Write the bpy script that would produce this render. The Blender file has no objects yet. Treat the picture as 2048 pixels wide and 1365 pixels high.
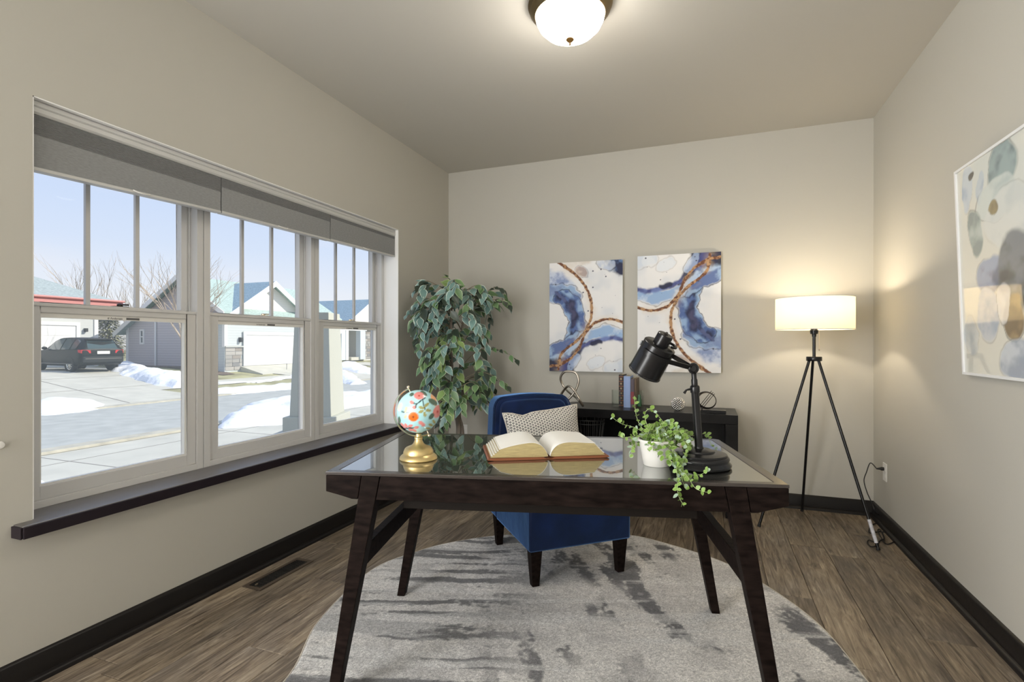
import bpy, bmesh, math, random
import numpy as np
from mathutils import Matrix, Vector, noise as mnoise
R = random.Random(7)
D = bpy.data
SC = bpy.context.scene
COL = SC.collection
rad = math.radians

# ------------------------------------------------------------------ camera, world, sun, lights, exposure
F = 1032.0; CX = 1024.0; CY = 687.0; CH = 1.186; TH = rad(20.75)
cam = D.cameras.new('camera'); cam.sensor_width = 36.0; cam.lens = 36.0 * F / 2048.0
cam.shift_y = (CY - 682.5) / 2048.0
cam.clip_start = 0.02; cam.clip_end = 400
co = D.objects.new('camera', cam); COL.objects.link(co)
co.location = (0, 0, CH); co.rotation_euler = (rad(90), 0, TH)
SC.camera = co

w = D.worlds.new('world'); SC.world = w; w.use_nodes = True
nt = w.node_tree; nt.nodes.clear()
out = nt.nodes.new('ShaderNodeOutputWorld'); bg = nt.nodes.new('ShaderNodeBackground')
tc = nt.nodes.new('ShaderNodeTexCoord'); sep = nt.nodes.new('ShaderNodeSeparateXYZ')
rmp = nt.nodes.new('ShaderNodeValToRGB')
nt.links.new(tc.outputs['Generated'], sep.inputs[0]); nt.links.new(sep.outputs['Z'], rmp.inputs[0])
e = rmp.color_ramp.elements
e[0].position = 0.0; e[0].color = (.87, .87, .88, 1)
e[1].position = 1.0; e[1].color = (.40, .56, .90, 1)
for p, c in ((.07, (.82, .86, .92, 1)), (.16, (.66, .76, .93, 1)), (.32, (.52, .66, .93, 1))):
    n = e.new(p); n.color = c
cn = nt.nodes.new('ShaderNodeTexNoise'); cn.inputs['Scale'].default_value = 2.2; cn.inputs['Detail'].default_value = 6
mp = nt.nodes.new('ShaderNodeMapping'); mp.inputs['Scale'].default_value = (1, 1, 5)
nt.links.new(tc.outputs['Generated'], mp.inputs[0]); nt.links.new(mp.outputs[0], cn.inputs['Vector'])
cr = nt.nodes.new('ShaderNodeValToRGB'); cr.color_ramp.elements[0].position = .5; cr.color_ramp.elements[1].position = .75
cr.color_ramp.elements[1].color = (.35, .35, .35, 1)
nt.links.new(cn.outputs['Fac'], cr.inputs[0])
mx = nt.nodes.new('ShaderNodeMixRGB'); mx.inputs[2].default_value = (.93, .88, .88, 1)
nt.links.new(cr.outputs[0], mx.inputs[0]); nt.links.new(rmp.outputs[0], mx.inputs[1])
nt.links.new(mx.outputs[0], bg.inputs[0]); bg.inputs[1].default_value = 1.04
nt.links.new(bg.outputs[0], out.inputs[0])

sun = D.lights.new('sun', 'SUN'); sun.energy = 5.0; sun.angle = rad(.6); sun.color = (1, .94, .82)
so = D.objects.new('sun', sun); COL.objects.link(so)
so.rotation_euler = Vector((.60, .40, .52)).to_track_quat('Z', 'Y').to_euler(); so.location = (0, 0, 20)

def area(name, loc, target, sx, sy, power, color):
    l = D.lights.new(name, 'AREA'); l.shape = 'RECTANGLE'; l.size = sx; l.size_y = sy; l.energy = power; l.color = color
    o = D.objects.new(name, l); COL.objects.link(o); o.location = loc
    o.rotation_euler = (Vector(loc) - Vector(target)).to_track_quat('Z', 'Y').to_euler()
    return o
# two fill lights added in the unseen rear of the room to brighten it
area('side_fill_light', (-2.08, -.8, 1.4), (1.07, .45, 1.85), 1.9, 2.0, 195, (1, .995, .985))
area('rear_bounce_fill', (-.9, -1.2, 1.3), (-1.1, -2.0, 1.9), .7, .7, 40, (1, .985, .96))

vs = SC.view_settings
SC.display_settings.display_device = 'sRGB'
vs.view_transform = 'Standard'; vs.look = 'None'; vs.gamma = 1; vs.exposure = 0.0; vs.use_curve_mapping = False

# ------------------------------------------------------------------ pixel rays onto real planes
def ray(px, py):
    u = (px - CX) / F; v = -(py - CY) / F
    return Vector((math.cos(TH) * u - math.sin(TH), math.sin(TH) * u + math.cos(TH), v))
CAM = Vector((0, 0, CH))
def Pz(px, py, z): r = ray(px, py); return CAM + r * ((z - CH) / r.z)
def Px(px, py, x): r = ray(px, py); return CAM + r * (x / r.x)
def Py(px, py, y): r = ray(px, py); return CAM + r * (y / r.y)
def Pd(px, py, d): return CAM + ray(px, py) * d
RV = Vector((math.cos(TH), math.sin(TH), 0)); FV = Vector((-math.sin(TH), math.cos(TH), 0)); UV = Vector((0, 0, 1))

# ------------------------------------------------------------------ mesh building
class MB:
    def __init__(s, M=None): s.v = []; s.f = []; s.M = M or Matrix.Identity(4)
    def add(s, vs, fs, M=None):
        n = len(s.v); T = s.M @ M if M is not None else s.M
        s.v += [T @ Vector(p) for p in vs]; s.f += [tuple(i + n for i in f) for f in fs]; return s
    def box(s, x0, x1, y0, y1, z0, z1, M=None):
        return s.add([(x0,y0,z0),(x1,y0,z0),(x1,y1,z0),(x0,y1,z0),(x0,y0,z1),(x1,y0,z1),(x1,y1,z1),(x0,y1,z1)],
                     [(0,3,2,1),(4,5,6,7),(0,1,5,4),(1,2,6,5),(2,3,7,6),(3,0,4,7)], M)
    def hexa(s, b, t, M=None):          # 4 bottom points, 4 top points
        return s.add(list(b) + list(t), [(0,3,2,1),(4,5,6,7),(0,1,5,4),(1,2,6,5),(2,3,7,6),(3,0,4,7)], M)
    def prism(s, poly, a, b, axis='z', M=None):
        def q(p, h):
            return {'z': (p[0], p[1], h), 'y': (p[0], h, p[1]), 'x': (h, p[0], p[1])}[axis]
        n = len(poly); vs = [q(p, a) for p in poly] + [q(p, b) for p in poly]
        fs = [tuple(range(n - 1, -1, -1)), tuple(range(n, 2 * n))] + [(i, (i + 1) % n, n + (i + 1) % n, n + i) for i in range(n)]
        return s.add(vs, fs, M)
    def lathe(s, prof, seg=32, M=None, caps=True):   # prof: (r, z)
        vs = []; fs = []
        for r, z in prof:
            for k in range(seg):
                a = 2 * math.pi * k / seg; vs.append((r * math.cos(a), r * math.sin(a), z))
        m = len(prof)
        for i in range(m - 1):
            for k in range(seg):
                k2 = (k + 1) % seg
                fs.append((i * seg + k, i * seg + k2, (i + 1) * seg + k2, (i + 1) * seg + k))
        if caps:
            if prof[0][0] > 1e-6: fs.append(tuple(range(seg - 1, -1, -1)))
            if prof[-1][0] > 1e-6: fs.append(tuple((m - 1) * seg + k for k in range(seg)))
        return s.add(vs, fs, M)
    def tube(s, pts, r, seg=8, closed=False, M=None, flat=None):
        P = [Vector(p) for p in pts]; n = len(P); vs = []; fs = []
        rr = r if hasattr(r, '__len__') else [r] * n
        T0 = (P[1] - P[0]).normalized()
        up = Vector((0, 0, 1)) if abs(T0.z) < .9 else Vector((1, 0, 0))
        N = (up - T0 * up.dot(T0)).normalized()
        for i in range(n):
            if closed: T = (P[(i + 1) % n] - P[i - 1])
            else: T = P[min(i + 1, n - 1)] - P[max(i - 1, 0)]
            if T.length < 1e-9: T = T0
            T = T.normalized(); N = (N - T * N.dot(T))
            N = N.normalized() if N.length > 1e-6 else T.orthogonal().normalized()
            B = T.cross(N)
            for k in range(seg):
                a = 2 * math.pi * k / seg
                vs.append(P[i] + (N * math.cos(a) + B * math.sin(a) * (flat or 1)) * rr[i])
        for i in range(n if closed else n - 1):
            j = (i + 1) % n
            for k in range(seg):
                k2 = (k + 1) % seg; fs.append((i * seg + k, i * seg + k2, j * seg + k2, j * seg + k))
        if not closed: fs += [tuple(range(seg - 1, -1, -1)), tuple((n - 1) * seg + k for k in range(seg))]
        return s.add(vs, fs, M)
    def sphere(s, c, r, seg=16, rings=10, sc=(1, 1, 1), M=None):
        prof = [(math.sin(math.pi * i / rings) * r, -math.cos(math.pi * i / rings) * r) for i in range(rings + 1)]
        T = Matrix.Translation(c) @ Matrix.Diagonal((*sc, 1))
        return s.lathe(prof, seg, (M @ T) if M is not None else T, caps=False)
    def mesh(s, name, mat, origin, smooth, weld=True):
        me = D.meshes.new(name); me.from_pydata([p - origin for p in s.v], [], s.f)
        bm = bmesh.new(); bm.from_mesh(me)
        if weld: bmesh.ops.remove_doubles(bm, verts=bm.verts, dist=1e-6)
        bmesh.ops.recalc_face_normals(bm, faces=bm.faces); bm.to_mesh(me); bm.free()
        if smooth:
            me.polygons.foreach_set('use_smooth', [True] * len(me.polygons)); me.set_sharp_from_angle(angle=rad(smooth))
        if mat: me.materials.append(mat)
        return me

WM = {}
def link(o, parent=None, Mw=None):
    COL.objects.link(o)
    Mw = Mw if Mw is not None else o.matrix_basis.copy()
    if parent is not None:
        o.parent = parent; o.matrix_parent_inverse = WM[parent.name].inverted()
    o.matrix_basis = Mw; WM[o.name] = Mw.copy(); return o
def build(mb, name, mat, parent=None, smooth=35, bevel=0, kind=None, label=None, weld=True):
    xs = [min(p[i] for p in mb.v) for i in range(3)]; ys = [max(p[i] for p in mb.v) for i in range(3)]
    c = Vector([(a + b) / 2 for a, b in zip(xs, ys)])
    o = D.objects.new(name, mb.mesh(name, mat, c, smooth, weld))
    link(o, parent, Matrix.Translation(c))
    if bevel:
        m = o.modifiers.new('bevel', 'BEVEL'); m.width = bevel; m.segments = 2; m.limit_method = 'ANGLE'; m.angle_limit = rad(40)
    if kind: o['kind'] = kind
    if label: o['label'] = label
    return o
def thing(name, label, cat, loc=(0, 0, 0), group=None, kind=None):
    o = D.objects.new(name, None); o.empty_display_size = .05
    link(o, None, Matrix.Translation(Vector(loc)))
    if label: o['label'] = label
    if cat: o['category'] = cat
    if group: o['group'] = group
    if kind: o['kind'] = kind
    return o
def tag(o, label, cat, group=None):
    o['label'] = label; o['category'] = cat
    if group: o['group'] = group
    return o
def smoothpath(pts, n=8, closed=False):
    P = [Vector(p) for p in pts]; m = len(P); outp = []
    for i in range(m if closed else m - 1):
        if closed: a, b, c, d = P[i - 1], P[i], P[(i + 1) % m], P[(i + 2) % m]
        else: a, b, c, d = P[max(i - 1, 0)], P[i], P[i + 1], P[min(i + 2, m - 1)]
        for k in range(n):
            t = k / n
            outp.append(.5 * ((2 * b) + (c - a) * t + (2 * a - 5 * b + 4 * c - d) * t * t + (3 * b - a - 3 * c + d) * t ** 3))
    if not closed: outp.append(P[-1])
    return outp
def frame(o, x, y, z=UV):
    x = Vector(x).normalized(); y = Vector(y).normalized(); z = Vector(z).normalized()
    M = Matrix.Identity(4)
    for i in range(3): M[i][0] = x[i]; M[i][1] = y[i]; M[i][2] = z[i]; M[i][3] = o[i]
    return M

# ------------------------------------------------------------------ materials
def setin(b, **k):
    for n, v in k.items():
        n = n.replace('_', ' ')
        if n in b.inputs: b.inputs[n].default_value = v
def mat(name, col, rough=.5, metal=0., noise=None, bump=None, spec=None, **k):
    m = D.materials.new(name); m.use_nodes = True; t = m.node_tree; b = t.nodes['Principled BSDF']
    b.inputs['Base Color'].default_value = (*col, 1); b.inputs['Roughness'].default_value = rough; b.inputs['Metallic'].default_value = metal
    if spec is not None: b.inputs['Specular IOR Level'].default_value = spec
    setin(b, **k)
    tc = None
    if noise or bump: tc = t.nodes.new('ShaderNodeTexCoord')
    if noise:      # (scale, amount, stretch)
        mpn = t.nodes.new('ShaderNodeMapping'); mpn.inputs['Scale'].default_value = noise[2] if len(noise) > 2 else (1, 1, 1)
        nz = t.nodes.new('ShaderNodeTexNoise'); nz.inputs['Scale'].default_value = noise[0]; nz.inputs['Detail'].default_value = 5
        rp = t.nodes.new('ShaderNodeValToRGB'); a = noise[1]
        rp.color_ramp.elements[0].position = .3; rp.color_ramp.elements[1].position = .7
        rp.color_ramp.elements[0].color = (*[max(0, c * (1 - a)) for c in col], 1); rp.color_ramp.elements[1].color = (*[min(1, c * (1 + a)) for c in col], 1)
        t.links.new(tc.outputs['Object'], mpn.inputs[0]); t.links.new(mpn.outputs[0], nz.inputs['Vector'])
        t.links.new(nz.outputs['Fac'], rp.inputs[0]); t.links.new(rp.outputs[0], b.inputs['Base Color'])
    if bump:       # (scale, strength, distance)
        nz = t.nodes.new('ShaderNodeTexNoise'); nz.inputs['Scale'].default_value = bump[0]; nz.inputs['Detail'].default_value = 3
        bp = t.nodes.new('ShaderNodeBump'); bp.inputs['Strength'].default_value = bump[1]; bp.inputs['Distance'].default_value = bump[2] if len(bump) > 2 else .01
        t.links.new(tc.outputs['Object'], nz.inputs['Vector']); t.links.new(nz.outputs['Fac'], bp.inputs['Height']); t.links.new(bp.outputs[0], b.inputs['Normal'])
    return m
def attr_mat(name, attr, rough=.5, bump=None, **k):
    m = mat(name, (.8, .8, .8), rough, bump=bump, **k); t = m.node_tree
    a = t.nodes.new('ShaderNodeAttribute'); a.attribute_name = attr
    t.links.new(a.outputs['Color'], t.nodes['Principled BSDF'].inputs['Base Color']); return m

WALLC = (.50, .485, .435)
M = {}
M['wall'] = mat('wall_paint', WALLC, .75, bump=(260, .06, .002))
M['ceil'] = mat('ceiling_paint', (.50, .482, .435), .85, bump=(200, .08, .002))
M['trim'] = mat('black_brown_trim', (.012, .0105, .010), .35, bump=(30, .05), spec=.25)
M['sill'] = mat('dark_stained_sill', (.034, .026, .030), .33, noise=(5, .35, (6, .6, 6)), spec=1.0, IOR=2.3)
M['vinyl'] = mat('white_vinyl', (.62, .615, .61), .35)
M['white'] = mat('white_plastic', (.78, .77, .74), .35)
M['reveal'] = mat('white_reveal', (.86, .86, .85), .6)
M['desk'] = mat('espresso_wood', (.010, .0065, .0055), .48, noise=(7, .6, (.5, 9, 9)), spec=.04)
M['console'] = mat('black_console_wood', (.008, .0075, .0075), .3, bump=(18, .25, .004), noise=(10, .5), spec=.25)
M['black'] = mat('black_metal', (.007, .007, .008), .24, .0, spec=.4)
M['bronze'] = mat('dark_bronze', (.035, .030, .026), .35, .7)
M['gold'] = mat('satin_gold', (.72, .55, .26), .38, .9)
M['brass'] = mat('brushed_brass', (.38, .28, .13), .35, 1.0)
M['champagne'] = mat('pale_gold_wire', (.78, .68, .52), .3, 1.0)
M['wire'] = mat('grey_wire', (.16, .16, .16), .35, .8)
M['nickel'] = mat('antique_nickel', (.46, .42, .36), .3, 1.0, bump=(60, .15, .002))
M['silver'] = mat('silver_ball', (.85, .84, .82), .18, 1.0)
M['paper'] = mat('white_paper', (.80, .79, .75), .8)
M['gilt'] = mat('gilt_page_edges', (.40, .32, .15), .5, noise=(60, .35, (.5, .5, 30)), bump=(120, .4, .003))
M['leather'] = mat('tan_leather', (.20, .062, .022), .5)
M['pot'] = mat('white_plant_pot', (.66, .65, .62), .45, bump=(40, .15, .003))
M['stemgreen'] = mat('pale_green_stem', (.36, .45, .20), .6)
M['bark'] = mat('ficus_bark', (.26, .22, .185), .85, noise=(18, .4, (1, 1, .3)), bump=(40, .6, .006))
M['soil'] = mat('soil', (.03, .02, .014), .95)
M['ceramic'] = mat('dark_planter', (.04, .035, .03), .5)
M['rubber'] = mat('rubber', (.01, .01, .01), .6)

# velvet
def velvet():
    m = mat('blue_velvet', (.010, .032, .19), .6); t = m.node_tree; b = t.nodes['Principled BSDF']
    setin(b, Sheen_Weight=1.0, Sheen_Roughness=.45, Sheen_Tint=(.22, .48, 1, 1), Specular_IOR_Level=.15)
    tc = t.nodes.new('ShaderNodeTexCoord'); n = t.nodes.new('ShaderNodeTexNoise'); n.inputs['Scale'].default_value = 6; n.inputs['Detail'].default_value = 4
    r = t.nodes.new('ShaderNodeValToRGB'); r.color_ramp.elements[0].position = .35; r.color_ramp.elements[1].position = .7
    r.color_ramp.elements[0].color = (.002, .006, .028, 1); r.color_ramp.elements[1].color = (.005, .015, .07, 1)
    t.links.new(tc.outputs['Object'], n.inputs['Vector']); t.links.new(n.outputs['Fac'], r.inputs[0]); t.links.new(r.outputs[0], b.inputs['Base Color'])
    bp = t.nodes.new('ShaderNodeBump'); bp.inputs['Strength'].default_value = .35; bp.inputs['Distance'].default_value = .02
    t.links.new(n.outputs['Fac'], bp.inputs['Height']); t.links.new(bp.outputs[0], b.inputs['Normal']); return m
M['velvet'] = velvet()

def plank_mat():
    m = mat('weathered_floor_plank', (.1, .07, .05), .42, spec=.45); t = m.node_tree; b = t.nodes['Principled BSDF']; L = t.links.new; N = t.nodes.new
    tc = N('ShaderNodeTexCoord'); oi = N('ShaderNodeObjectInfo')
    mul = N('ShaderNodeVectorMath'); mul.operation = 'SCALE'; mul.inputs[0].default_value = (13, 37, 7)
    L(oi.outputs['Random'], mul.inputs['Scale'])
    ad = N('ShaderNodeVectorMath'); ad.operation = 'ADD'; L(tc.outputs['Object'], ad.inputs[0]); L(mul.outputs[0], ad.inputs[1])
    m1 = N('ShaderNodeMapping'); m1.inputs['Scale'].default_value = (20, 1.7, 1); L(ad.outputs[0], m1.inputs[0])
    n1 = N('ShaderNodeTexNoise'); n1.inputs['Scale'].default_value = 2.2; n1.inputs['Detail'].default_value = 9; n1.inputs['Roughness'].default_value = .68; n1.inputs['Distortion'].default_value = 1.3
    L(m1.outputs[0], n1.inputs['Vector'])
    m2 = N('ShaderNodeMapping'); m2.inputs['Scale'].default_value = (2.2, 1.1, 1); L(ad.outputs[0], m2.inputs[0])
    n2 = N('ShaderNodeTexNoise'); n2.inputs['Scale'].default_value = 2.6; n2.inputs['Detail'].default_value = 3; L(m2.outputs[0], n2.inputs['Vector'])
    r1 = N('ShaderNodeValToRGB'); e = r1.color_ramp.elements
    e[0].position = .30; e[0].color = (.050, .037, .027, 1); e[1].position = .78; e[1].color = (.60, .52, .40, 1)
    q = e.new(.45); q.color = (.17, .135, .098, 1); q = e.new(.6); q.color = (.30, .25, .185, 1)
    L(n1.outputs['Fac'], r1.inputs[0])
    r2 = N('ShaderNodeValToRGB'); e = r2.color_ramp.elements
    e[0].position = .3; e[0].color = (.62, .62, .66, 1); e[1].position = .72; e[1].color = (1.0, .95, .88, 1)
    L(n2.outputs['Fac'], r2.inputs[0])
    mm = N('ShaderNodeMixRGB'); mm.blend_type = 'MULTIPLY'; mm.inputs[0].default_value = 1; L(r1.outputs[0], mm.inputs[1]); L(r2.outputs[0], mm.inputs[2])
    # chalky scuffs
    m3 = N('ShaderNodeMapping'); m3.inputs['Scale'].default_value = (34, 5, 1); L(ad.outputs[0], m3.inputs[0])
    n3 = N('ShaderNodeTexNoise'); n3.inputs['Scale'].default_value = 1.4; n3.inputs['Detail'].default_value = 6; n3.inputs['Distortion'].default_value = 1.5; L(m3.outputs[0], n3.inputs['Vector'])
    r3 = N('ShaderNodeValToRGB'); r3.color_ramp.elements[0].position = .66; r3.color_ramp.elements[1].position = .8; L(n3.outputs['Fac'], r3.inputs[0])
    ms = N('ShaderNodeMixRGB'); ms.inputs[2].default_value = (.26, .21, .155, 1); L(r3.outputs[0], ms.inputs[0]); L(mm.outputs[0], ms.inputs[1])
    hv = N('ShaderNodeHueSaturation'); rr = N('ShaderNodeMapRange'); rr.inputs['To Min'].default_value = .85; rr.inputs['To Max'].default_value = 1.35
    L(oi.outputs['Random'], rr.inputs[0]); L(rr.outputs[0], hv.inputs['Value']); L(ms.outputs[0], hv.inputs['Color'])
    L(hv.outputs[0], b.inputs['Base Color'])
    bp = N('ShaderNodeBump'); bp.inputs['Strength'].default_value = .25; bp.inputs['Distance'].default_value = .004; L(n1.outputs['Fac'], bp.inputs['Height']); L(bp.outputs[0], b.inputs['Normal'])
    return m
M['plank'] = plank_mat()

def glass_mat(name, fac=.06, rough=0., tint=(1, 1, 1), fres=True):
    m = D.materials.new(name); m.use_nodes = True; t = m.node_tree; t.nodes.clear(); N = t.nodes.new; L = t.links.new
    o = N('ShaderNodeOutputMaterial'); tr = N('ShaderNodeBsdfTransparent'); gl = N('ShaderNodeBsdfGlossy'); mx = N('ShaderNodeMixShader')
    tr.inputs[0].default_value = (*tint, 1); gl.inputs['Roughness'].default_value = rough
    if fres:
        f = N('ShaderNodeLayerWeight'); f.inputs[0].default_value = .12; L(f.outputs['Facing'], mx.inputs[0])
    else: mx.inputs[0].default_value = fac
    L(tr.outputs[0], mx.inputs[1]); L(gl.outputs[0], mx.inputs[2]); L(mx.outputs[0], o.inputs[0]); return m
M['pane'] = glass_mat('window_glass', fac=.003, fres=False)
def screen_mat():
    m = D.materials.new('insect_screen'); m.use_nodes = True; t = m.node_tree; t.nodes.clear(); N = t.nodes.new; L = t.links.new
    o = N('ShaderNodeOutputMaterial'); tr = N('ShaderNodeBsdfTransparent'); tl = N('ShaderNodeBsdfTranslucent'); tl.inputs[0].default_value = (.9, .92, .86, 1); mx = N('ShaderNodeMixShader'); mx.inputs[0].default_value = .08
    L(tr.outputs[0], mx.inputs[1]); L(tl.outputs[0], mx.inputs[2]); L(mx.outputs[0], o.inputs[0]); return m
M['screen'] = screen_mat()
M['glassware'] = glass_mat('clear_glass', tint=(.96, .98, .97))

def desk_glass():
    m = D.materials.new('tempered_desk_glass'); m.use_nodes = True; t = m.node_tree; t.nodes.clear(); N = t.nodes.new; L = t.links.new
    o = N('ShaderNodeOutputMaterial'); d = N('ShaderNodeBsdfPrincipled'); gl = N('ShaderNodeBsdfGlossy'); mx = N('ShaderNodeMixShader')
    d.inputs['Base Color'].default_value = (.020, .020, .018, 1); d.inputs['Roughness'].default_value = .2
    gl.inputs['Roughness'].default_value = 0.0; gl.inputs[0].default_value = (.97, .99, .98, 1)
    f = N('ShaderNodeFresnel'); f.inputs[0].default_value = 6.5
    L(f.outputs[0], mx.inputs[0]); L(d.outputs[0], mx.inputs[1]); L(gl.outputs[0], mx.inputs[2]); L(mx.outputs[0], o.inputs[0]); return m
M['deskglass'] = desk_glass()

def emis(name, col, s):
    m = D.materials.new(name); m.use_nodes = True; b = m.node_tree.nodes['Principled BSDF']
    b.inputs['Base Color'].default_value = (.8, .78, .74, 1); b.inputs['Emission Color'].default_value = (*col, 1); b.inputs['Emission Strength'].default_value = s; return m

# ------------------------------------------------------------------ numpy noise + painting
def vnoise(x, y, seed=0):
    xi = np.floor(x).astype(int); yi = np.floor(y).astype(int); xf = x - xi; yf = y - yi
    def h(a, b):
        n = (a * 374761393 + b * 668265263 + seed * 974711) & 0x7fffffff
        n = ((n ^ (n >> 13)) * 1274126177) & 0x7fffffff
        return ((n ^ (n >> 16)) & 0xffff) / 65535.0
    u = xf * xf * (3 - 2 * xf); v = yf * yf * (3 - 2 * yf)
    return (h(xi, yi) * (1 - u) + h(xi + 1, yi) * u) * (1 - v) + (h(xi, yi + 1) * (1 - u) + h(xi + 1, yi + 1) * u) * v
def fbm(x, y, o=4, seed=0):
    s = 0; a = .5; t = 0
    for i in range(o): s = s + a * vnoise(x, y, seed + i * 17); t += a; x = x * 2.03; y = y * 2.03; a *= .5
    return s / t
def sstep(a, b, x): t = np.clip((x - a) / (b - a), 0, 1); return t * t * (3 - 2 * t)
def dpoly(U, V, pts):
    best = None
    for (a, b, *_), (c, d, *_) in zip(pts[:-1], pts[1:]):
        dx, dy = c - a, d - b; t = np.clip(((U - a) * dx + (V - b) * dy) / (dx * dx + dy * dy + 1e-9), 0, 1)
        q = np.hypot(U - a - t * dx, V - b - t * dy); best = q if best is None else np.minimum(best, q)
    return best
def curve2(pts, n=6): return [(p.x, p.y) for p in smoothpath([(a, b, 0) for a, b in pts], n)]
def grid_painting(nx, ny, P, W, H):       # vertices of a flat grid and its colours
    u, v = np.meshgrid(np.linspace(0, 1, nx), np.linspace(0, 1, ny)); return u, v
def painted(name, u, v, rgb, pos, material, parent=None, attr='paint'):
    ny, nx = u.shape; vs = pos(u, v).reshape(-1, 3); c = vs.mean(0)
    idx = np.arange(nx * ny).reshape(ny, nx)
    fs = np.stack([idx[:-1, :-1], idx[:-1, 1:], idx[1:, 1:], idx[1:, :-1]], -1).reshape(-1, 4)
    me = D.meshes.new(name); me.from_pydata((vs - c).tolist(), [], fs.tolist())
    a = me.color_attributes.new(attr, 'FLOAT_COLOR', 'POINT')
    cc = np.ones((nx * ny, 4), 'f'); cc[:, :3] = np.clip(rgb.reshape(-1, 3), 0, 1); a.data.foreach_set('color', cc.ravel())
    me.materials.append(material); o = D.objects.new(name, me); link(o, parent, Matrix.Translation(Vector(c))); return o
def lerp(img, col, a): return img * (1 - a[..., None]) + np.array(col) * a[..., None]

# ------------------------------------------------------------------ room shell
XL, XR, YB, YF, HC = -2.214, 1.07, 4.207, -2.0, 2.74
WY0, WY1, WZ0, WZ1 = 1.097, 3.389, .567, 2.057
XO = XL - .24
def struct(mb, name, m, parent=None, smooth=0, bevel=0):
    return build(mb, name, m, parent, smooth, bevel, kind=None if parent else 'structure')
floor_ = struct(MB().box(XL - .1, XR + .1, YF - .1, YB + .1, -.12, -.011), 'floor', M['rubber'])
struct(MB().box(XO, XR + .12, YF - .12, YB + .12, HC, HC + .12), 'ceiling', M['ceil'])
struct(MB().box(XL - .24, XR + .12, YB, YB + .12, -.12, HC), 'wall_back', M['wall'])
struct(MB().box(XR, XR + .12, YF - .12, YB, -.12, HC), 'wall_right', M['wall'])
struct(MB().box(XL, XR, YF - .12, YF, -.12, HC), 'wall_front', mat('white_wall_paint', (.80, .79, .77), .8))
wl = MB(); wl.box(XO, XL, YF - .12, WY0, -.12, HC); wl.box(XO, XL, WY1, YB, -.12, HC)
wl.box(XO, XL, WY0, WY1, -.12, WZ0 - .03); wl.box(XO, XL, WY0, WY1, WZ1, HC)
struct(wl, 'wall_left', M['wall'])
rv = MB(); rv.box(XL - .15, XL - .001, WY0, WY0 + .004, WZ0, WZ1); rv.box(XL - .15, XL - .001, WY1 - .004, WY1, WZ0, WZ1); rv.box(XL - .15, XL - .001, WY0, WY1, WZ1 - .004, WZ1)
struct(rv, 'trim_2', M['reveal'])
def baseboard(name, x0, x1, y0, y1, nx, ny):
    mb = MB(); t = .014; s = .02
    if nx: # runs along Y, face normal nx
        mb.prism([(0, 0), (t, 0), (t, .088), (t * .6, .096), (0, .1)], y0, y1, 'y', Matrix.Translation((x0, 0, 0)) @ Matrix.Diagonal((nx, 1, 1, 1)))
        mb.prism([(t, 0), (t + s, 0), (t + s * .9, .012), (t + s * .5, .019), (t, .021)], y0, y1, 'y', Matrix.Translation((x0, 0, 0)) @ Matrix.Diagonal((nx, 1, 1, 1)))
    else:
        mb.prism([(0, 0), (t, 0), (t, .088), (t * .6, .096), (0, .1)], x0, x1, 'x', Matrix.Translation((0, y0, 0)) @ Matrix.Diagonal((1, ny, 1, 1)))
        mb.prism([(t, 0), (t + s, 0), (t + s * .9, .012), (t + s * .5, .019), (t, .021)], x0, x1, 'x', Matrix.Translation((0, y0, 0)) @ Matrix.Diagonal((1, ny, 1, 1)))
    struct(mb, name, M['trim'], smooth=50)
baseboard('baseboard_left', XL, 0, YF, YB - .014, 1, 0)
baseboard('baseboard_right', XR, 0, YF, YB - .014, -1, 0)
baseboard('baseboard_back', XL, XR, YB, 0, 0, -1)

# planks
PW, PL = .178, 1.22
def plank_mesh(w_, l_):
    x, y, c = w_ / 2 - .0008, l_ / 2 - .0008, .0018
    vs = [(-x, -y, -.011), (x, -y, -.011), (x, y, -.011), (-x, y, -.011), (-x, -y, -c), (x, -y, -c), (x, y, -c), (-x, y, -c),
          (-x + c, -y + c, 0), (x - c, -y + c, 0), (x - c, y - c, 0), (-x + c, y - c, 0)]
    fs = [(0, 1, 5, 4), (1, 2, 6, 5), (2, 3, 7, 6), (3, 0, 4, 7), (4, 5, 9, 8), (5, 6, 10, 9), (6, 7, 11, 10), (7, 4, 8, 11), (8, 9, 10, 11)]
    me = D.meshes.new('plank'); me.from_pydata(vs, [], fs); me.materials.append(M['plank']); return me
meshes = {}
x = XL; col = 0
while x < XR - .002:
    ww = min(PW, XR - x); y = YF - R.random() * PL
    if col % 2: y = YF - ((col * .37) % 1) * PL
    while y < YB:
        a, b = max(y, YF), min(y + PL, YB)
        if b - a > .01:
            key = (round(ww, 3), round(b - a, 3))
            if key not in meshes: meshes[key] = plank_mesh(ww, b - a)
            o = D.objects.new('plank', meshes[key]); link(o, floor_, Matrix.Translation((x + ww / 2, (a + b) / 2, 0)))
        y += PL
    x += PW; col += 1

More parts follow.
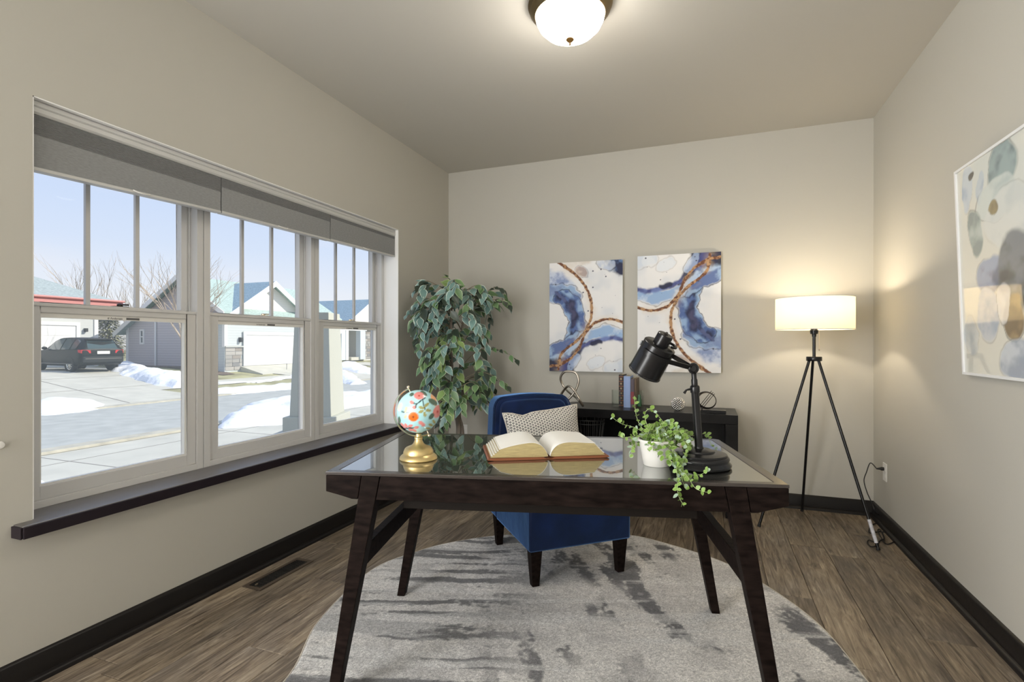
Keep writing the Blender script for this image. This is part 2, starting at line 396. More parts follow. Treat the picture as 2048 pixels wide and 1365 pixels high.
# window sill (dark), projecting with horns
s = MB(); s.prism([(XL - .13, WY0 + .001), (XL + .0005, WY0 + .001), (XL + .0005, WY0 - .055), (XL + .055, WY0 - .055), (XL + .055, WY1 + .02), (XL + .0005, WY1 + .02), (XL + .0005, WY1 - .001), (XL - .13, WY1 - .001)], WZ0 - .030, WZ0)
s.box(XL + .0006, XL + .0545, WY0 - .0545, WY1 + .0195, WZ0 - .044, WZ0 - .0302)
sl_ = struct(s, 'window_sill', M['sill'], bevel=.003)
build(MB().box(XL + .0545, XL + .062, WY0 - .0555, WY1 + .0205, WZ0 - .044, WZ0 - .004), 'nosing', mat('dark_sill_nosing', (.018, .013, .017), .4, spec=.2), sl_, 0, .0025)
build(MB().box(XL + .001, XL + .0545, WY0 - .0610, WY0 - .0552, WZ0 - .044, WZ0 - .004), 'nosing', mat('dark_sill_return', (.018, .013, .017), .4, spec=.2), sl_, 0, .0015)

# windows: double hung, three abreast
def font_text(txt, size, Mw, m, parent, name='lettering'):
    c = D.curves.new(name, 'FONT'); c.body = txt; c.size = size; c.extrude = .0003; c.align_x = 'LEFT'
    o = D.objects.new(name, c); c.materials.append(m); link(o, parent, Mw); return o
M['greyink'] = mat('grey_ink', (.12, .12, .12), .6)
def rect_ring(mb, x0, x1, y0, y1, z0, z1, l, r, b, t):
    mb.box(x0, x1, y0, y0 + l, z0, z1); mb.box(x0, x1, y1 - r, y1, z0, z1)
    mb.box(x0, x1, y0 + l, y1 - r, z0, z0 + b); mb.box(x0, x1, y0 + l, y1 - r, z1 - t, z1); return mb
bounds = [WY0 + .004, 1.855, 2.632, WY1 - .004]
for i in range(3):
    a, b = bounds[i] + .0015, bounds[i + 1] - .0015; z0, z1 = WZ0, WZ1 - .004; xf = XL - .126
    rt = D.objects.new('window_%d' % (i + 1), None); rt.empty_display_size = .1; link(rt, None, Matrix.Translation((xf, (a + b) / 2, z0))); rt['kind'] = 'structure'
    fm = rect_ring(MB(), xf - .10, xf, a, b, z0, z1, .034, .034, .028, .03)
    fm.box(xf - .05, xf - .044, a + .034, a + .044, z0 + .02, z1); fm.box(xf - .05, xf - .044, b - .044, b - .034, z0 + .02, z1)
    build(fm, 'window_frame', M['vinyl'], rt, 0, .002)
    zm = 1.318
    lo = rect_ring(MB(), xf - .044, xf - .008, a + .035, b - .035, z0 + .029, zm + .022, .048, .048, .05, .038)
    lo.box(xf - .008, xf - .003, a + .035, b - .035, zm + .008, zm + .022)
    ls = build(lo, 'lower_sash', M['vinyl'], rt, 0, .0025)
    gl = rect_ring(MB(), xf - .034, xf - .014, a + .083, b - .083, z0 + .079, zm - .016, .007, .007, .007, .018)
    build(gl, 'glazing_bead', M['white'], ls, 0)
    build(MB().box(xf - .027, xf - .024, a + .088, b - .088, z0 + .084, zm - .03), 'pane', M['pane'], ls, 0)
    up = rect_ring(MB(), xf - .088, xf - .052, a + .035, b - .035, zm - .016, z1 - .03, .042, .042, .04, .045)
    us = build(up, 'upper_sash', M['vinyl'], rt, 0, .0025)
    build(MB().box(xf - .072, xf - .069, a + .075, b - .075, zm + .02, z1 - .07), 'pane', M['pane'], us, 0)
    wy = (b - a - .154)
    for k in (1, 2):
        yy = a + .077 + wy * k / 3
        build(MB().box(xf - .078, xf - .062, yy - .009, yy + .009, zm + .022, z1 - .075), 'muntin', M['vinyl'], us, 0, .002)
    ym = (a + b) / 2
    lk = MB().box(xf - .036, xf - .012, ym - .03, ym + .03, zm + .022, zm + .027)
    lk.lathe([(.011, 0), (.011, .008), (.004, .012)], 12, Matrix.Translation((xf - .024, ym, zm + .027)))
    lk.tube([(xf - .024, ym, zm + .034), (xf - .012, ym + .03, zm + .034)], .0035, 6)
    build(lk, 'sash_lock', M['bronze'] if i == 0 else M['champagne'], rt, 35)
    build(MB().box(xf - .0835, xf - .083, a + .036, b - .036, z0 + .03, zm), 'insect_screen', M['screen'], rt, 0)
    gb = MB().box(xf - .0139, xf - .0132, ym + .02, ym + .075, zm - .031, zm - .022)
    build(gb, 'sticker', M['greyink'], rt, 0)
    font_text('# Andersen', .0125, frame((xf - .0136, ym - .055, zm - .031), (0, 1, 0), UV, (1, 0, 0)), M['greyink'], rt)

# cellular shades hung from one headrail
M['shade'] = mat('grey_cellular_fabric', (.27, .275, .28), .85, noise=(60, .1, (1, 1, 4)), bump=(160, .2, .002))
M['rail'] = mat('satin_shade_rail', (.55, .55, .54), .4)
sx = XL - .030
bl = thing('window_shade', 'grey cellular window shade pulled a short way down over the triple window', 'window shade', (sx, (WY0 + WY1) / 2, WZ1 - .02))
hr = MB().prism([(sx - .045, WZ1 - .005), (sx - .045, WZ1 - .05), (sx, WZ1 - .052), (sx + .006, WZ1 - .044), (sx + .006, WZ1 - .03), (sx + .002, WZ1 - .026), (sx + .006, WZ1 - .022), (sx + .006, WZ1 - .006)], WY0 + .006, WY1 - .006, 'y')
build(hr, 'headrail', M['rail'], bl, 30)
for i, (a, b, zb) in enumerate(((WY0 + .008, 1.868, 1.815), (1.874, 2.655, 1.832), (2.661, WY1 - .008, 1.843))):
    z = WZ1 - .052; pr = [(sx - .002, z)]
    n1 = 14 if i == 0 else (9 if i == 1 else 4)
    for k in range(n1): pr += [(sx + .0045, z - .0026), (sx + .0005, z - .0052)]; z -= .0052
    pr += [(sx + .003, z - .003), (sx + .001, (z + zb) / 2), (sx + .002, zb + .012), (sx - .002, zb + .01)]
    back = [(sx - .035, p[1]) for p in (pr[-1], pr[0])]
    mbf = MB().prism(pr + back, a, b, 'y')
    sk = ((-.013, .013), (-.005, .005), (-.005, .006))[i]      # the shades hang a little out of level
    def lv(v): 
        k = (WZ1 - .13 - v.z) / .11
        return Vector((v.x, v.y, v.z + max(0, min(1, k)) * (sk[0] + (sk[1] - sk[0]) * (v.y - a) / (b - a))))
    mbf.v = [lv(v) for v in mbf.v]
    fb = build(mbf, 'shade_fabric', M['shade'], bl, 20)
    mbr = MB().box(sx - .03, sx + .006, a, b, zb, zb + .012); mbr.v = [lv(v) for v in mbr.v]
    br = build(mbr, 'bottom_rail', M['rail'], bl, 0, .002)
    ym = (a + b) / 2
    build(MB().tube(smoothpath([(sx + .005, ym - .035, zb + .010), (sx + .014, ym - .02, zb + .004), (sx + .016, ym, zb + .002), (sx + .014, ym + .02, zb + .004), (sx + .005, ym + .035, zb + .010)], 4), .003, 6), 'handle', M['white'], br)

# round white knob of unknown use on the left wall at the frame edge
kb = MB().lathe([(.0, .0), (.012, .0), (.013, .004), (.010, .010), (0, .012)], 20, frame(Px(-1, 891, XL), (0, 1, 0), UV, (1, 0, 0)))
tag(build(kb, 'wall_knob', M['white'], None, 40), 'small round white bumper on the left wall at the left picture edge', 'knob')

# outlets
def outlet(c, xa, nrm, label, zz=.115):
    M0 = frame(c, xa, UV, nrm)
    r = thing('wall_outlet', label, 'outlet', c)
    build(MB(M0).box(-.035, .035, -.057, .057, 0, .006), 'cover_plate', M['white'], r, 0, .002)
    for s_ in (-1, 1):
        build(MB(M0).box(-.016, .016, s_ * .02 - .014, s_ * .02 + .014, .006, .0085), 'receptacle', M['white'], r, 0, .002)
o1 = Px(1771, 945, XR)
outlet(o1, (0, -1, 0), (-1, 0, 0), 'white outlet on the right wall with a black cord plugged in')
outlet(Py(928, 862, YB), (1, 0, 0), (0, -1, 0), 'white outlet on the back wall behind the ficus trunk')
outlet(Py(1004, 880, YB), (1, 0, 0), (0, -1, 0), 'white outlet on the back wall hidden behind the blue chair') if False else None
outlet(Px(872, 866, XL), (0, 1, 0), (1, 0, 0), 'white outlet on the left wall just right of the globe')

# floor register
vr = thing('floor_vent', 'bronze slotted floor register beside the left baseboard', 'vent', (-2.06, 2.06, 0))
v0, v1, vy0, vy1 = -2.115, -2.0, 1.88, 2.24
build(rect_ring(MB(), 0, .005, vy0, vy1, v0, v1, .02, .02, .02, .02) if False else
      MB().box(v0, v0 + .02, vy0, vy1, 0.001, .005).box(v1 - .02, v1, vy0, vy1, 0.001, .005).box(v0 + .02, v1 - .02, vy0, vy0 + .02, 0.001, .005).box(v0 + .02, v1 - .02, vy1 - .02, vy1, 0.001, .005),
      'vent_frame', mat('bronze_vent', (.10, .075, .055), .45, .3), vr, 0, .001)
build(MB().box(v0 + .018, v1 - .018, vy0 + .018, vy1 - .018, .0008, .0018), 'vent_well', M['rubber'], vr, 0)
for k in range(24):
    yy = vy0 + .026 + k * (vy1 - vy0 - .052) / 23
    build(MB().box(v0 + .02, v1 - .02, yy - .0022, yy + .0022, .0018, .004), 'slat', M['trim'], vr, 0)
build(MB().box(v0 + .05, v0 + .056, vy0 + .03, vy0 + .045, .004, .009), 'damper_lever', M['champagne'], vr, 0)

# ceiling light
cl = Vector((-.588, 2.30, HC)); c0 = Matrix.Translation(cl)
ct = thing('ceiling_light', 'lit flush-mount ceiling light with frosted glass bowl and bronze ring', 'ceiling light', cl)
M['fixture'] = mat('antique_brass_ring', (.22, .165, .09), .35, 1.0)
build(MB(c0).lathe([(.0, 0), (.190, 0), (.192, -.012), (.178, -.022), (.184, -.034), (.170, -.05), (.160, -.058), (.150, -.055), (.0, -.03)], 48), 'ring_base', M['fixture'], ct, 40)
build(MB(c0).lathe([(.158, -.054), (.154, -.075), (.140, -.103), (.112, -.131), (.075, -.150), (.035, -.160), (.0, -.162)], 48), 'glass_bowl', emis('lit_frosted_bowl', (1, .93, .84), 26), ct, 60)
build(MB(c0).lathe([(.0, -.158), (.015, -.160), (.019, -.166), (.013, -.173), (.005, -.178), (.005, -.190), (0, -.193)], 16), 'finial', mat('gilt_finial', (.06, .032, .008), .6, spec=.05), ct, 40)
pl = D.lights.new('ceiling_fill_light', 'POINT'); pl.energy = 6; pl.color = (1, .93, .83); pl.shadow_soft_size = .12  # point light added in open air below the bowl to help brighten the room
po = D.objects.new('ceiling_fill_light', pl); COL.objects.link(po); po.location = cl + Vector((0, 0, -.42))

def build_at(mb, name, m, Mw, parent=None, smooth=35, bevel=0, kind=None, label=None):
    o = D.objects.new(name, mb.mesh(name, m, Vector((0, 0, 0)), smooth)); link(o, parent, Mw)
    if bevel:
        q = o.modifiers.new('bevel', 'BEVEL'); q.width = bevel; q.segments = 2; q.limit_method = 'ANGLE'; q.angle_limit = rad(40)
    if kind: o['kind'] = kind
    if label: o['label'] = label
    return o

# ------------------------------------------------------------------ rug
RUGZ = .011
far = [(-1.20, .62), (-1.36, .95), (-1.38, 1.40), (-1.545, 1.763), (-1.634, 2.246), (-1.545, 2.525), (-1.423, 2.722), (-1.198, 2.93), (-.95, 3.03),
       (-.70, 3.14), (-.445, 3.22), (-.191, 3.148), (.088, 2.996), (.282, 2.766), (.44, 2.472), (.525, 2.111), (.60, 1.72), (.56, 1.3), (.44, .95), (.2, .66), (-.2, .48), (-.7, .45)]
outline = smoothpath([(a, b, 0) for a, b in far], 10, closed=True)
rug_poly = [(p.x, p.y) for p in outline]
def rug_color(X, Y):
    # front-left half: streaks across; right half: diagonal scuffs
    wx = X + .06 * (fbm(X * 4, Y * 4, 3, 5) - .5); wy = Y + .05 * (fbm(X * 4, Y * 4, 3, 9) - .5)
    grain = fbm(X * 190, Y * 190, 2, 3)
    base = np.array([.80, .775, .74]) ; img = np.ones(X.shape + (3,)) * base
    tone = fbm(wx * 5, wy * 5, 4, 21); img = lerp(img, (.56, .545, .53), sstep(.42, .70, tone) * .75)
    c, s_ = math.cos(rad(18)), math.sin(rad(18))
    u = wx * c + wy * s_; v = -wx * s_ + wy * c
    st = fbm(u * 2.0, v * 22, 5, 31); left = sstep(-.55, -.95, X + .25 * (Y - 2))
    fine = fbm(X * 60, Y * 60, 2, 77)
    img = lerp(img, (.13, .13, .135), sstep(.46, .60, st + (fine - .5) * .22) * left * .92)
    c, s_ = math.cos(rad(118)), math.sin(rad(118))
    u2 = wx * c + wy * s_; v2 = -wx * s_ + wy * c
    st2 = fbm(u2 * 3.2 + 7, v2 * 13, 5, 43); cl = fbm(X * 2.6 + 3, Y * 2.6, 3, 51)
    img = lerp(img, (.09, .09, .10), sstep(.52, .66, st2 + (fine - .5) * .26) * sstep(.38, .58, cl) * (1 - left * .8) * .92)
    wh = fbm(u * 1.4 + 3, v * 16 + 9, 4, 61); img = lerp(img, (.78, .77, .75), sstep(.56, .68, wh) * .6)
    return img * (.60 + .80 * grain)[..., None]
def rug():
    nx, ny = 420, 520; x0, x1, y0, y1 = -1.66, .63, .43, 3.25
    px_ = np.array(rug_poly)
    bm = bmesh.new(); 
    gx = np.linspace(x0, x1, nx); gy = np.linspace(y0, y1, ny); X, Y = np.meshgrid(gx, gy)
    inside = np.zeros(X.shape, bool); dist = np.full(X.shape, 9.)
    n = len(px_)
    for i in range(n):
        ax, ay = px_[i]; bx, by = px_[(i + 1) % n]
        cnd = ((ay > Y) != (by > Y)) & (X < (bx - ax) * (Y - ay) / (by - ay + 1e-12) + ax); inside ^= cnd
        dx, dy = bx - ax, by - ay; t = np.clip(((X - ax) * dx + (Y - ay) * dy) / (dx * dx + dy * dy), 0, 1)
        dist = np.minimum(dist, np.hypot(X - ax - t * dx, Y - ay - t * dy))
    sel = inside | (dist < .006); bm.free()
    # pull outer ring in to the outline
    Z = .0045 + (RUGZ - .0045) * np.sqrt(np.clip(np.where(inside, dist, 0) / .012, 0, 1)) + (fbm(X * 260, Y * 260, 1, 4) - .5) * .0022
    idx = np.full(X.shape, -1); idx[sel] = np.arange(sel.sum())
    V = np.stack([X, Y, Z], -1)[sel]; c = np.array([-.5, 1.85, 0])
    q = sel[:-1, :-1] & sel[:-1, 1:] & sel[1:, 1:] & sel[1:, :-1]
    fs = np.stack([idx[:-1, :-1][q], idx[:-1, 1:][q], idx[1:, 1:][q], idx[1:, :-1][q]], -1)
    me = D.meshes.new('rug_pile'); me.from_pydata((V - c).tolist(), [], fs.tolist())
    a = me.color_attributes.new('paint', 'FLOAT_COLOR', 'POINT'); cc = np.ones((len(V), 4), 'f'); cc[:, :3] = rug_color(X, Y)[sel]; a.data.foreach_set('color', cc.ravel())
    m = attr_mat('rug_wool', 'paint', .95, bump=(420, .9, .004)); t_ = m.node_tree
    at_ = [q for q in t_.nodes if q.type == 'ATTRIBUTE'][0]; nz_ = t_.nodes.new('ShaderNodeTexNoise'); nz_.inputs['Scale'].default_value = 230; nz_.inputs['Detail'].default_value = 3
    tc_ = t_.nodes.new('ShaderNodeTexCoord'); t_.links.new(tc_.outputs['Object'], nz_.inputs['Vector'])
    rp_ = t_.nodes.new('ShaderNodeValToRGB'); rp_.color_ramp.elements[0].position = .32; rp_.color_ramp.elements[0].color = (.55, .55, .56, 1); rp_.color_ramp.elements[1].position = .62; rp_.color_ramp.elements[1].color = (1, 1, 1, 1)
    mm_ = t_.nodes.new('ShaderNodeMixRGB'); mm_.blend_type = 'MULTIPLY'; mm_.inputs[0].default_value = 1
    t_.links.new(nz_.outputs['Fac'], rp_.inputs[0]); t_.links.new(at_.outputs['Color'], mm_.inputs[1]); t_.links.new(rp_.outputs[0], mm_.inputs[2]); t_.links.new(mm_.outputs[0], t_.nodes['Principled BSDF'].inputs['Base Color']); setin(m.node_tree.nodes['Principled BSDF'], Sheen_Weight=.25, Specular_IOR_Level=.1)
    me.materials.append(m); me.polygons.foreach_set('use_smooth', [True] * len(me.polygons))
    rt = thing('area_rug', 'cream and charcoal abstract rug with wavy edge under the desk and chair', 'rug', (-.5, 1.85, 0))
    o = D.objects.new('pile', me); link(o, rt, Matrix.Translation(Vector(c)))
    pts = [(a_, b_, .004) for a_, b_ in rug_poly]
    build(MB().tube(pts, .0042, 6, closed=True), 'bound_edge', mat('rug_binding', (.55, .50, .42), .9), rt, 60)
rug()

# ------------------------------------------------------------------ desk
DM = frame(Vector((-1.179, 1.375, 0)), (.9685, .249, 0), (-.249, .9685, 0))
DW, DD, DZ = 1.454, .747, .762
dk = thing('writing_desk', 'espresso wood writing desk with inset glass top and splayed legs', 'desk', (DM @ Vector((DW / 2, DD / 2, 0))))
def ftop():
    mb = MB(DM); z0, z1 = DZ - .011, DZ; o_ = .004; L_, B_ = .034, .028
    c = .018
    out_ = [(0, 0), (DW, 0), (DW, DD - c), (DW - c, DD), (c, DD), (0, DD - c)]
    inn = [(L_, B_), (DW - L_, B_), (DW - L_, DD - B_), (DW - L_, DD - B_), (L_, DD - B_), (L_, DD - B_)]
    for i in range(6):
        j = (i + 1) % 6; a, b, c2, d = out_[i], out_[j], inn[j], inn[i]
        if i in (2, 4):
            mb.add([(*a, z0), (*b, z0), (*c2, z0), (*a, z1), (*b, z1), (*c2, z1)], [(0, 1, 2), (3, 5, 4), (0, 3, 4, 1), (1, 4, 5, 2), (2, 5, 3, 0)])
        else: mb.hexa([(*a, z0), (*b, z0), (*c2, z0), (*d, z0)], [(*a, z1), (*b, z1), (*c2, z1), (*d, z1)])
    return mb
M['desktop'] = mat('espresso_top_rim', (.030, .023, .020), .22, spec=.6)
build(ftop(), 'top_frame', M['desktop'], dk, 0, .0015)
build(MB(DM).box(.036, DW - .036, .030, DD - .030, DZ - .008, DZ - .0005), 'glass_inset', M['deskglass'], dk, 0)
# legs are seen through the apron: splayed in x, tapering down
def leg_x(side, z):   # outer and inner x of a leg at height z
    t = (DZ - .002 - z) / (DZ - .012)
    a = .125 - .121 * t; b = .187 - .149 * t
    return (a, b) if side == 0 else (DW - b, DW - a)
ZL = RUGZ
for sd in (0, 1):
    for (y0, y1) in ((-.0015, .050), (DD - .05, DD + .0015)):
        zt_ = DZ - .0115
        a0, b0 = leg_x(sd, ZL); a1, b1 = leg_x(sd, zt_)
        build(MB(DM).hexa([(a0, y0, ZL), (b0, y0, ZL), (b0, y1 - .008, ZL), (a0, y1 - .008, ZL)], [(a1, y0, zt_), (b1, y0, zt_), (b1, y1, zt_), (a1, y1, zt_)]), 'leg', M['desk'], dk, 0, .002)
def apron(y0, y1, name='apron'):
    zt_ = DZ - .0115
    for seg in ('l', 'm', 'r'):
        mb = MB(DM)
        if seg == 'm':
            aT = leg_x(0, zt_)[1] + .002; aB = leg_x(0, .674)[1] + .002
            poly = [(aB, .674), (DW - aB, .674), (DW - aT, zt_), (aT, zt_)]
        else:
            aT = leg_x(0, zt_)[0] - .002; aB = leg_x(0, .674)[0] - .002
            poly = [(.001, .697), (.055, .684), (aB - .02, .6745), (aB, .674), (aT, zt_), (.001, zt_)]
            if seg == 'r': poly = [(DW - a, b) for a, b in poly][::-1]
        mb.prism(poly, y0, y1, 'y'); build(mb, name, M['desk'], dk, 0, .0015)
apron(0, .022); apron(DD - .022, DD)
for s_ in (0, 1):
    x0 = .001 if s_ == 0 else DW - .023
    build(MB(DM).prism([(.0225, .697), (DD - .0225, .697), (DD - .0225, DZ - .0115), (.0225, DZ - .0115)], x0, x0 + .022, 'x'), 'side_apron', M['desk'], dk, 0)
    a, b = leg_x(s_, .48); xm = (a + b) / 2
    build(MB(DM).hexa([(xm - .016, .045, .44), (xm + .016, .045, .44), (xm + .016, DD - .045, .44), (xm - .016, DD - .045, .44)],
                      [(xm - .016, .045, .505), (xm + .016, .045, .505), (xm + .016, DD - .045, .505), (xm - .016, DD - .045, .505)]), 'stretcher', M['desk'], dk, 0, .002)
dr = build(MB(DM).box(.235, DW - .245, .09, DD - .06, .620, .739), 'drawer_box', mat('drawer_underside', (.010, .0075, .006), .6, spec=.1), dk, 0, .002)
build(MB(DM).sphere((.24, .085, .655), .006, 12, 8), 'roller', M['white'], dr)

# ------------------------------------------------------------------ chair
CM = frame(Vector((-.789, 2.321, 0)), (.760, .650, 0), (-.650, .760, 0))
CW, CD = .556, .64
ch = thing('slipper_chair', 'royal blue velvet slipper chair facing the desk', 'chair', CM @ Vector((CW / 2, CD / 2, 0)))
build(MB(CM).box(0, CW, 0, CD - .12, .185, .392), 'seat_base', M['velvet'], ch, 35, .012)
def cushion(mb, x0, x1, y0, y1, z0, z1, n=22):
    vs = []; fs = []
    for s_ in (0, 1):
        for j in range(n + 1):
            for i in range(n + 1):
                a = i / n * 2 - 1; b = j / n * 2 - 1
                h = (1 - abs(a) ** 6) ** .5 * (1 - abs(b) ** 6) ** .5
                zz = (z0 + z1) / 2 + (1 if s_ else -1) * (z1 - z0) / 2 * h
                vs.append((x0 + (x1 - x0) * (a + 1) / 2, y0 + (y1 - y0) * (b + 1) / 2, zz))
    m = (n + 1) ** 2
    for s_ in (0, 1):
        for j in range(n):
            for i in range(n):
                k = s_ * m + j * (n + 1) + i; fs.append((k, k + 1, k + n + 2, k + n + 1))
    return mb.add(vs, fs)
build(cushion(MB(CM), -.004, CW + .004, -.012, CD - .11, .385, .465), 'seat_cushion', M['velvet'], ch, 60)
build(MB(CM).tube([(.0, -.002, .40), (CW, -.002, .40)], .004, 8), 'piping', M['velvet'], ch, 60)
def backrest():
    rec = .20; Sh = Matrix.Identity(4); Sh[1][2] = rec; Sh[1][3] = -rec * .185
    # rounded outline in x-z
    w0, w1 = 0.0, CW; tp = .025; zb, zt_ = .185, .862; r = .085
    pts = [(w0 + .004, zb), (w1 - .004, zb), (w1 + .004, .5)]
    for k in range(7):
        a = math.pi / 2 * k / 6; pts.append((w1 - tp - r * .75 + r * .75 * math.cos(a), zt_ - r + r * math.sin(a)))
    for k in range(1, 7): pts.append((w1 - tp - r * .75 + (w0 + tp + r * .75 - w1 + tp + r * .75) * k / 7, zt_ + .012 * math.sin(math.pi * k / 7)))
    for k in range(7):
        a = math.pi / 2 + math.pi / 2 * k / 6; pts.append((w0 + tp + r * .75 + r * .75 * math.cos(a), zt_ - r + r * math.sin(a)))
    pts.append((w0 - .004, .5))
    mb = MB(CM @ Sh); mb.prism(pts, CD - .118, CD, 'y'); o = build(mb, 'backrest', M['velvet'], ch, 35, .014)
    mb = MB(CM @ Sh); ins = [(w0 + w1) / 2 + (p[0] - (w0 + w1) / 2) * .86 for p in pts]
    pp = [(a, .40 + (p[1] - .185) * (.84 - .40) / .677) for a, p in zip(ins, pts)]
    mb.prism(pp, CD - .138, CD - .117, 'y'); build(mb, 'back_cushion', M['velvet'], ch, 35, .018)
    mb = MB(CM @ Sh); mb.tube([(p[0], CD - .119, p[1]) for p in pts[2:]], .0045, 8); build(mb, 'back_piping', M['velvet'], ch, 60)
backrest()
for (lx, ly, sx_, sy_) in ((.012, .012, 1, 1), (CW - .012, .012, -1, 1), (.012, CD - .02, 1, -1), (CW - .012, CD - .02, -1, -1)):
    t = .058; q = .036
    bt = [(lx + sx_ * .012, ly + sy_ * .012, ZL), (lx + sx_ * (q + .012), ly + sy_ * .012, ZL), (lx + sx_ * (q + .012), ly + sy_ * (q + .012), ZL), (lx + sx_ * .012, ly + sy_ * (q + .012), ZL)]
    tt = [(lx, ly, .1855), (lx + sx_ * t, ly, .1855), (lx + sx_ * t, ly + sy_ * t, .1855), (lx, ly + sy_ * t, .1855)]
    build(MB(CM).hexa(bt, tt), 'leg', M['desk'], ch, 0, .002)

# pillow
def weave():
    m = mat('triangle_weave', (.7, .7, .7), .9); t = m.node_tree; b = t.nodes['Principled BSDF']; L = t.links.new; N = t.nodes.new
    tc = N('ShaderNodeTexCoord'); sp = N('ShaderNodeSeparateXYZ'); L(tc.outputs['Object'], sp.inputs[0])
    P = .0135; res = []
    for a in (0, 60, 120):
        vx = N('ShaderNodeMath'); vx.operation = 'MULTIPLY'; vx.inputs[1].default_value = math.cos(rad(a)) * math.pi / P * .92; L(sp.outputs['X'], vx.inputs[0])
        vy = N('ShaderNodeMath'); vy.operation = 'MULTIPLY_ADD'; vy.inputs[1].default_value = math.sin(rad(a)) * math.pi / P; L(sp.outputs['Y'], vy.inputs[0]); L(vx.outputs[0], vy.inputs[2])
        s_ = N('ShaderNodeMath'); s_.operation = 'SINE'; L(vy.outputs[0], s_.inputs[0]); ab = N('ShaderNodeMath'); ab.operation = 'ABSOLUTE'; L(s_.outputs[0], ab.inputs[0]); res.append(ab)
    mn = N('ShaderNodeMath'); mn.operation = 'MINIMUM'; L(res[0].outputs[0], mn.inputs[0]); L(res[1].outputs[0], mn.inputs[1])
    m2 = N('ShaderNodeMath'); m2.operation = 'MINIMUM'; L(mn.outputs[0], m2.inputs[0]); L(res[2].outputs[0], m2.inputs[1])
    nz = N('ShaderNodeTexNoise'); nz.inputs['Scale'].default_value = 160; L(tc.outputs['Object'], nz.inputs['Vector'])
    md = N('ShaderNodeMath'); md.operation = 'MULTIPLY_ADD'; md.inputs[1].default_value = .35; L(nz.outputs['Fac'], md.inputs[0]); L(m2.outputs[0], md.inputs[2])
    r = N('ShaderNodeValToRGB'); r.color_ramp.elements[0].position = .36; r.color_ramp.elements[0].color = (.06, .06, .065, 1); r.color_ramp.elements[1].position = .54; r.color_ramp.elements[1].color = (.82, .79, .73, 1)
    L(md.outputs[0], r.inputs[0]); L(r.outputs[0], b.inputs['Base Color'])
    bp = N('ShaderNodeBump'); bp.inputs['Strength'].default_value = .5; bp.inputs['Distance'].default_value = .003; L(m2.outputs[0], bp.inputs['Height']); L(bp.outputs[0], b.inputs['Normal']); return m
def pillow():
    n = 48; W_, H_, T_ = .235, .165, .075; vs = []; fs = []
    for s_ in (1, -1):
        for j in range(n + 1):
            for i in range(n + 1):
                a = i / n * 2 - 1; b = j / n * 2 - 1
                h = (max(0, 1 - abs(a) ** 2.4)) ** .55 * (max(0, 1 - abs(b) ** 2.4)) ** .55
                pin = 1 - .085 * (1 - abs(a) ** 2) * abs(b) ** 3; pix = 1 - .085 * (1 - abs(b) ** 2) * abs(a) ** 3
                wr = (mnoise.noise(Vector((a * 3, b * 3, s_))) ) * .008 * h
                vs.append((a * W_ * pix, b * H_ * pin - (.017 * math.exp(-((a + .50) / .18) ** 2) * max(0, b) ** 2), s_ * (T_ * h + wr * 1.0)))
    m = (n + 1) ** 2
    for s_ in (0, 1):
        for j in range(n):
            for i in range(n):
                k = s_ * m + j * (n + 1) + i; fs.append((k, k + 1, k + n + 2, k + n + 1))
    mb = MB().add(vs, fs)
    xa = CM.to_3x3() @ Vector((1, 0, 0)); ya = CM.to_3x3() @ Vector((0, .22, .975))
    xa = (xa * math.cos(rad(4)) + ya * math.sin(rad(4))).normalized(); za = xa.cross(ya).normalized(); ya = za.cross(xa)
    c = CM @ Vector((CW / 2 - .005, CD - .19, .645))
    rt = thing('throw_pillow', 'black and cream woven lumbar pillow leaning in the blue chair', 'pillow', c)
    Mw = frame(c, xa, ya, za)
    build_at(mb, 'pillow_cover', weave(), Mw, rt, 80)
    k = 64; P = []
    for i in range(k):
        t = i / k * 4; e_ = int(t); f_ = (t - e_) * 2 - 1
        a, b = ((f_, -1), (1, f_), (-f_, 1), (-1, -f_))[e_]
        pin = 1 - .085 * (1 - abs(a) ** 2) * abs(b) ** 3; pix = 1 - .085 * (1 - abs(b) ** 2) * abs(a) ** 3
        P.append((a * W_ * pix, b * H_ * pin - (.017 * math.exp(-((a + .50) / .18) ** 2) * max(0, b) ** 2), 0))
    build_at(MB().tube(P, .005, 6, closed=True), 'welt', mat('pillow_welt', (.62, .58, .52), .9, noise=(300, .5)), Mw, rt, 60)
pillow()

